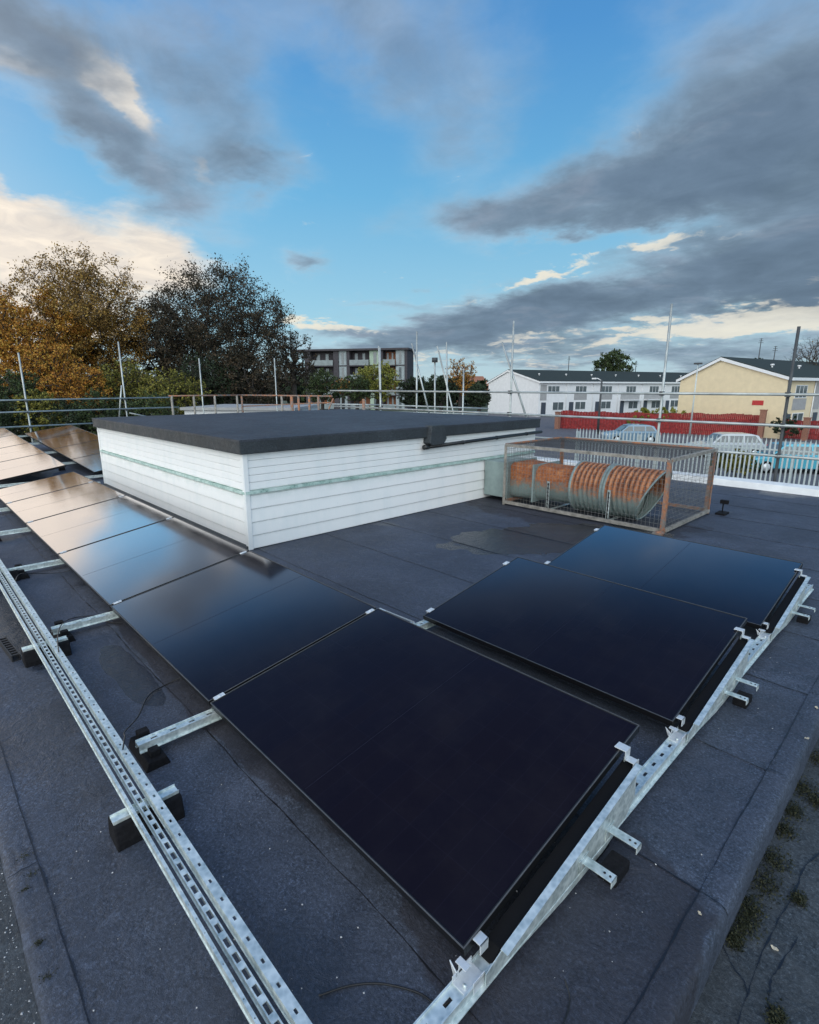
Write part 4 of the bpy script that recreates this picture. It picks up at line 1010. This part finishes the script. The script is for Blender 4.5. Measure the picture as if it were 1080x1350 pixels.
# ---------------------------------------------------------------- lamp, masts, poles
e = empty('street_lamp', gp(917, 48), 0, 'thin pale street lamp in front of the cream gable', 'street lamp')
m = MB(); m.tube([(0, 0, 0), (.0, 0, 3), (.0, 0, 6.2)], [.09, .06, .045], 8); m.build('lamp_post', M['palis'], e)
m = MB(); m.box(-.32, .32, -.14, .14, 6.2, 6.34); m.build('lamp_head', M['tube_dark'], e, .03)
for b_, d_, h_, lab in ((995, 150, 17, 'thin distant mast behind the cream roof'), (1015, 150, 15, 'second thin distant mast right of the first'), (748, 200, 15, 'thin distant mast behind the white terrace'), (836, 190, 13, 'thin distant mast right of the lone tree')):
    e = empty('mast', gp(b_, d_), 0, lab, 'mast'); m = MB(); m.tube([(0, 0, 0), (0, 0, h_)], [.25, .1], 6); m.build('mast_pole', M['tube_dark'], e)
    m = MB()
    for k in range(3): m.box(-.6+.1*k, .6-.1*k, -.05, .05, h_-1.2+k*.5, h_-1.1+k*.5)
    m.build('aerial', M['tube_dark'], e)
e = empty('street_lamp', gp(793, 50), 0, 'dark slim street lamp with small pale head before the white terrace', 'street lamp'); m = MB(); m.tube([(0, 0, 0), (0, 0, 2.5), (0, 0, 4.9)], [.13, .10, .08], 10); m.build('lamp_post', M['tube_dark'], e)
m = MB(); m.tube([(-.05, 0, 4.85), (-.35, -.1, 5.05), (-.55, -.15, 5.05)], .04, 6); m.box(-.85, -.45, -.27, -.05, 4.98, 5.10); m.build('lamp_head', M['upvc'], e)

# ---------------------------------------------------------------- trees
def tree(name, loc, H, cr, trunk_r, bark, leaf, nleaf, lsize, label, cat='tree', group=None, squash=.85, sparse=.0, seed=1, levels=4, spread=.55):
    g_ = np.random.default_rng(seed)
    e = empty(name, loc, 0, label, cat, group)
    zc = H-cr*squash; sc3 = np.array([cr, cr, cr*squash])
    # limb tips fill a lumpy dome; every tip grows back to the nearest wood already there
    nt_ = {3: 60, 4: 330, 5: 700}[levels]
    d = g_.normal(size=(nt_, 3)); d /= np.linalg.norm(d, axis=1)[:, None]
    lump = 1+.10*np.sin(d[:, 0]*5+seed)*np.cos(d[:, 2]*4+seed*2)+.07*np.sin(d[:, 1]*9+seed)
    T_ = d*(g_.random(nt_)**.36*lump)[:, None]*sc3*.95+np.array([0, 0, zc])
    T_ = T_[T_[:, 2] > .35]
    base_z = max(.5, zc-cr*squash*.75)
    nodes = [np.array([0., 0., -.1]), np.array([g_.normal(0, .03*cr), g_.normal(0, .03*cr), base_z*.5]), np.array([g_.normal(0, .05*cr), g_.normal(0, .05*cr), base_z])]
    par = [-1, 0, 1]; pl = [0, base_z*.5, base_z]
    for k in range(3): nodes.append(nodes[-1]+np.array([g_.normal(0, .05*cr), g_.normal(0, .05*cr), cr*squash*.22])); par.append(len(nodes)-2); pl.append(pl[-1]+cr*squash*.22)
    order = np.argsort(np.linalg.norm(T_-nodes[2], axis=1)); tips = []
    for t in T_[order]:
        A_ = np.array(nodes[2:]); dd = np.linalg.norm(A_-t, axis=1)+.32*np.array(pl[2:])+np.where(A_[:, 2] > t[2]+.15*cr, cr*.4, 0); k = int(np.argmin(dd))+2
        p = nodes[k]; L_ = np.linalg.norm(t-p); ns_ = max(1, int(L_/(cr*.14)))
        prev = k
        for q in range(1, ns_+1):
            f = q/ns_; pt = p+(t-p)*f+np.array([0, 0, -.06*L_*math.sin(f*math.pi)])+g_.normal(0, .012*cr, 3)*(q < ns_)
            nodes.append(pt); par.append(prev); pl.append(pl[prev]+L_/ns_); prev = len(nodes)-1
        tips.append(prev)
    n = len(nodes); w = np.zeros(n)
    for t in tips: w[t] += 1
    for i_ in range(n-1, 0, -1): w[par[i_]] += w[i_]
    rad = trunk_r*np.power(np.maximum(w, .6)/w[0], .46)
    tm = MB()
    for i_ in range(1, n):
        r0, r1 = rad[par[i_]] if par[i_] < 6 or rad[par[i_]] < rad[i_]*1.5 else rad[i_]*1.2, rad[i_]
        tm.tube([nodes[par[i_]], nodes[i_]], [r0, r1], 8 if i_ < 6 else 4 if r1 > trunk_r*.2 else 3, False)
    # twigs
    tw = []
    N_ = np.array(nodes); tipN = N_[tips]
    tn = 5 if levels > 3 else 2
    for p in tipN:
        for q in range(tn):
            v = g_.normal(size=3); v /= np.linalg.norm(v); v[2] = abs(v[2])*.8+.1
            en = p+v*cr*.13*(.5+g_.random()); tm.tube([p, en], [rad[-1]*.6, rad[-1]*.25], 3, False); tw.append((p, en))
    tm.build('trunk', bark, e)
    tw0 = np.array([a for a, b in tw]); tw1 = np.array([b for a, b in tw])
    rel = (tw1[:, 2]-zc)/(cr*squash)
    keep = np.clip(1-sparse*np.clip(rel*1.1+.45, 0, 1), .12, 1)*(.4+1.2*g_.random(len(tw0)))
    pr = keep/keep.sum()
    k = g_.choice(len(tw0), nleaf, p=pr); f = g_.random(nleaf)[:, None]
    base = tw0[k]+(tw1[k]-tw0[k])*f*1.1+g_.normal(0, cr*.030, (nleaf, 3))
    base = base[base[:, 2] > .2]
    n = len(base); s = lsize*(.55+.7*g_.random(n)); a = g_.normal(size=(n, 3)); a /= np.linalg.norm(a, axis=1)[:, None]
    b_ = g_.normal(size=(n, 3)); b_ -= a*(a*b_).sum(1)[:, None]; b_ /= np.linalg.norm(b_, axis=1)[:, None]
    u = a*s[:, None]; v = b_*s[:, None]*.6
    V = np.stack([base-u, base+v-u*.1, base+u, base-v-u*.1], 1).reshape(-1, 3)
    me = bpy.data.meshes.new('crown'); me.vertices.add(4*n); me.vertices.foreach_set('co', V.ravel())
    me.loops.add(4*n); me.loops.foreach_set('vertex_index', np.arange(4*n)); me.polygons.add(n); me.polygons.foreach_set('loop_start', np.arange(n)*4); me.polygons.foreach_set('loop_total', np.full(n, 4))
    me.update(calc_edges=True); me.materials.append(leaf); o = bpy.data.objects.new('crown', me); col.objects.link(o); o.parent = e
    return e
bark = simple('bark', (.05, .042, .036), .9, 0, .3, 4)
LM = {
 'orange': leaf_mat('orange_leaves', [(.2, (.20, .075, .012)), (.5, (.42, .18, .025)), (.8, (.42, .27, .045))]),
 'brown': leaf_mat('brown_leaves', [(.2, (.10, .055, .016)), (.5, (.25, .14, .032)), (.8, (.34, .22, .055))]),
 'dark': leaf_mat('dark_autumn_leaves', [(.2, (.014, .015, .009)), (.5, (.038, .034, .020)), (.8, (.085, .055, .030))]),
 'green': leaf_mat('green_leaves', [(.2, (.018, .032, .012)), (.5, (.04, .065, .022)), (.8, (.07, .095, .03))]),
 'olive': leaf_mat('olive_leaves', [(.2, (.06, .065, .012)), (.5, (.15, .15, .028)), (.8, (.28, .24, .045))]),
 'yellow': leaf_mat('yellow_green_leaves', [(.2, (.10, .12, .02)), (.5, (.19, .21, .035)), (.8, (.30, .27, .06))]),
 'deep': leaf_mat('evergreen_leaves', [(.2, (.010, .018, .010)), (.5, (.02, .034, .016)), (.8, (.035, .055, .02))]),
}
G = 'autumn trees beyond the left end of the roof'
def T(b, d, top, rpx, leaf, n, ls, label, name='autumn_tree', grp=G, sq=.85, sparse=0, seed=1, tr=.22, spread=.55, cat='tree', levels=4, dz=0):
    H = CZ-GZ+(508-top)/741*d; cr = rpx/741*d
    return tree(name, gp(b, d), H, min(cr, H*.48/sq*1.02), tr, bark, LM[leaf], n, ls, label, cat, grp, squash=sq, sparse=sparse, seed=seed, spread=spread, levels=levels)
T(122, 36, 339, 88, 'brown', 52000, .066, 'tall brown autumn tree with a thinning crown, highest on the left', sparse=.45, seed=3, sq=1.0, levels=5)
T(48, 33, 385, 80, 'orange', 42000, .068, 'orange leaved tree at the left frame edge', sparse=.1, seed=5, sq=1.05)
T(298, 37, 348, 100, 'dark', 56000, .068, 'broad dark brown tree right of the tall brown one', sparse=.42, seed=11, sq=.95, levels=5)
T(222, 40, 395, 52, 'dark', 18000, .072, 'smaller dark tree between the two tallest ones', sparse=.35, seed=13, sq=1.1)
T(-5, 45, 392, 44, 'deep', 9000, .09, 'dark evergreen behind the orange tree at the left edge', 'evergreen_tree', seed=17, sq=1.1)
T(165, 31, 474, 50, 'olive', 11000, .06, 'olive green bushy tree below the tall brown tree', seed=19)
T(105, 29, 476, 46, 'orange', 11000, .058, 'orange yellow bushy tree just right of the left scaffold pole', seed=23)
T(22, 28, 486, 46, 'green', 10000, .06, 'low green bushy tree at the left frame edge', seed=29)
T(70, 30, 452, 42, 'orange', 10000, .06, 'low orange bush between the green ones', seed=30)
T(225, 30, 484, 44, 'olive', 9000, .06, 'low olive tree under the smaller dark tree', seed=31)
T(275, 33, 466, 50, 'deep', 10000, .065, 'dark low tree left of the thin scaffold pole', seed=37)
T(335, 34, 462, 52, 'dark', 12000, .068, 'dark low tree behind the rusty railing', seed=41)
T(388, 38, 432, 32, 'dark', 4200, .066, 'thin dark tree right of the broad dark one', sparse=.6, seed=43, sq=1.25)
for b_, t_, l_, w_ in ((-25, 512, 'green', 'leftmost'), (12, 520, 'deep', 'second'), (48, 512, 'olive', 'third'), (86, 522, 'deep', 'fourth'), (122, 514, 'green', 'fifth'), (160, 520, 'deep', 'sixth'), (200, 514, 'green', 'last')):
    T(b_, 25.5+b_*.01, t_, 34, l_, 5000, .055, f'{w_} bush of the low row behind the left scaffold rails', 'bush', 'bushes behind the left scaffold', seed=300+b_, tr=.06, sq=1.0, cat='bush')
G2 = 'trees around the apartment block'
T(425, 70, 484, 28, 'green', 7000, .11, 'dark green round tree before the left end of the apartments', 'round_tree', G2, seed=51)
T(497, 66, 476, 31, 'yellow', 11000, .10, 'yellow green round tree before the apartment block', 'round_tree', G2, seed=53)
T(470, 64, 492, 22, 'green', 5000, .1, 'low green tree left of the yellow green one', 'round_tree', G2, seed=57)
T(452, 75, 498, 12, 'orange', 900, .16, 'small orange tree before the apartment block', 'round_tree', G2, seed=58)
T(548, 66, 494, 26, 'deep', 8000, .11, 'dark green tree at the right end of the apartments', 'round_tree', G2, seed=59)
T(582, 62, 492, 26, 'deep', 8000, .11, 'dark green tree behind the crossing scaffold tubes', 'round_tree', G2, seed=61)
T(608, 68, 470, 22, 'orange', 4200, .09, 'sparse orange and green tree beside the brick house', 'autumn_tree', G2, sparse=.6, seed=63, sq=1.2)
T(632, 60, 505, 18, 'deep', 5000, .1, 'low dark bush left of the white gable', 'bush', G2, seed=67)
T(806, 104, 461, 27, 'green', 8000, .17, 'lone round tree rising behind the roof of the white terrace', 'street_tree', None, sq=.8, seed=71, tr=.3)
T(1068, 60, 441, 36, 'brown', 150, .08, 'large bare tree behind the houses at the right edge', 'bare_tree', None, seed=73, sq=1.0, levels=5)
T(994, 90, 470, 8, 'deep', 500, .16, 'small dark tree peeping over the cream roof', 'round_tree', None, seed=74, sq=.9)
T(1100, 75, 455, 30, 'dark', 500, .13, 'second bare tree beyond the right frame edge', 'bare_tree', None, seed=75, levels=5)
for b_, d_, t_, r_, l_, n_, lab in ((850, 53, 533, 22, 'yellow', 5000, 'yellow green hedge shrub above the red fence, left one'), (885, 52, 533, 22, 'yellow', 2600, 'yellow green hedge shrub above the red fence, right one'), (985, 24.3, 588, 24, 'olive', 2600, 'leafy shrub growing behind the palisade before the white car'), (965, 25.5, 596, 16, 'green', 1400, 'smaller green shrub left of the leafy one behind the palisade'), (1000, 26, 600, 18, 'green', 1400, 'green shrub between the white and turquoise cars'), (1045, 44.2, 545, 20, 'deep', 1500, 'dark shrub behind the brick pier at the right')):
    T(b_, d_, t_, r_, l_, n_, .07 if d_ < 30 else .1, lab, 'shrub', 'shrubs around the street', seed=int(b_), tr=.05, levels=3, cat='shrub')
# distant woods closing the horizon
def wood(b0, b1, d0, top, n, ls, leaf, label):
    m_ = []; 
    for i in range(n):
        b_ = b0+(b1-b0)*rng.random(); dd = d0*(1+.15*rng.random()); p = gp(b_, dd); hh = (CZ-GZ+(508-top)/741*d0)*(.72+.28*abs(math.sin(b_*.045)*math.cos(b_*.013+.5)))
        p.z = GZ+hh*rng.random()**.6; m_.append(p)
    mm = MB(); vs = []; fs = []
    for p in m_:
        a_ = rng.normal(size=3); a_ /= np.linalg.norm(a_); c_ = np.cross(a_, rng.normal(size=3)); c_ /= np.linalg.norm(c_); s = ls*(.6+.8*rng.random()); o_ = len(vs)
        q = np.array(p[:]); vs += [tuple(q-a_*s), tuple(q+c_*s*.7), tuple(q+a_*s), tuple(q-c_*s*.7)]; fs.append((o_, o_+1, o_+2, o_+3))
    mm.add(vs, fs); o = mm.build('distant_wood', LM[leaf]); tag(o, label, 'wood', kind='stuff')
wood(-250, 640, 120, 492, 14000, .8, 'deep', 'distant dark woodland behind the trees and apartments')
wood(560, 1300, 260, 499, 9000, 1.5, 'deep', 'far tree line along the horizon at the right')
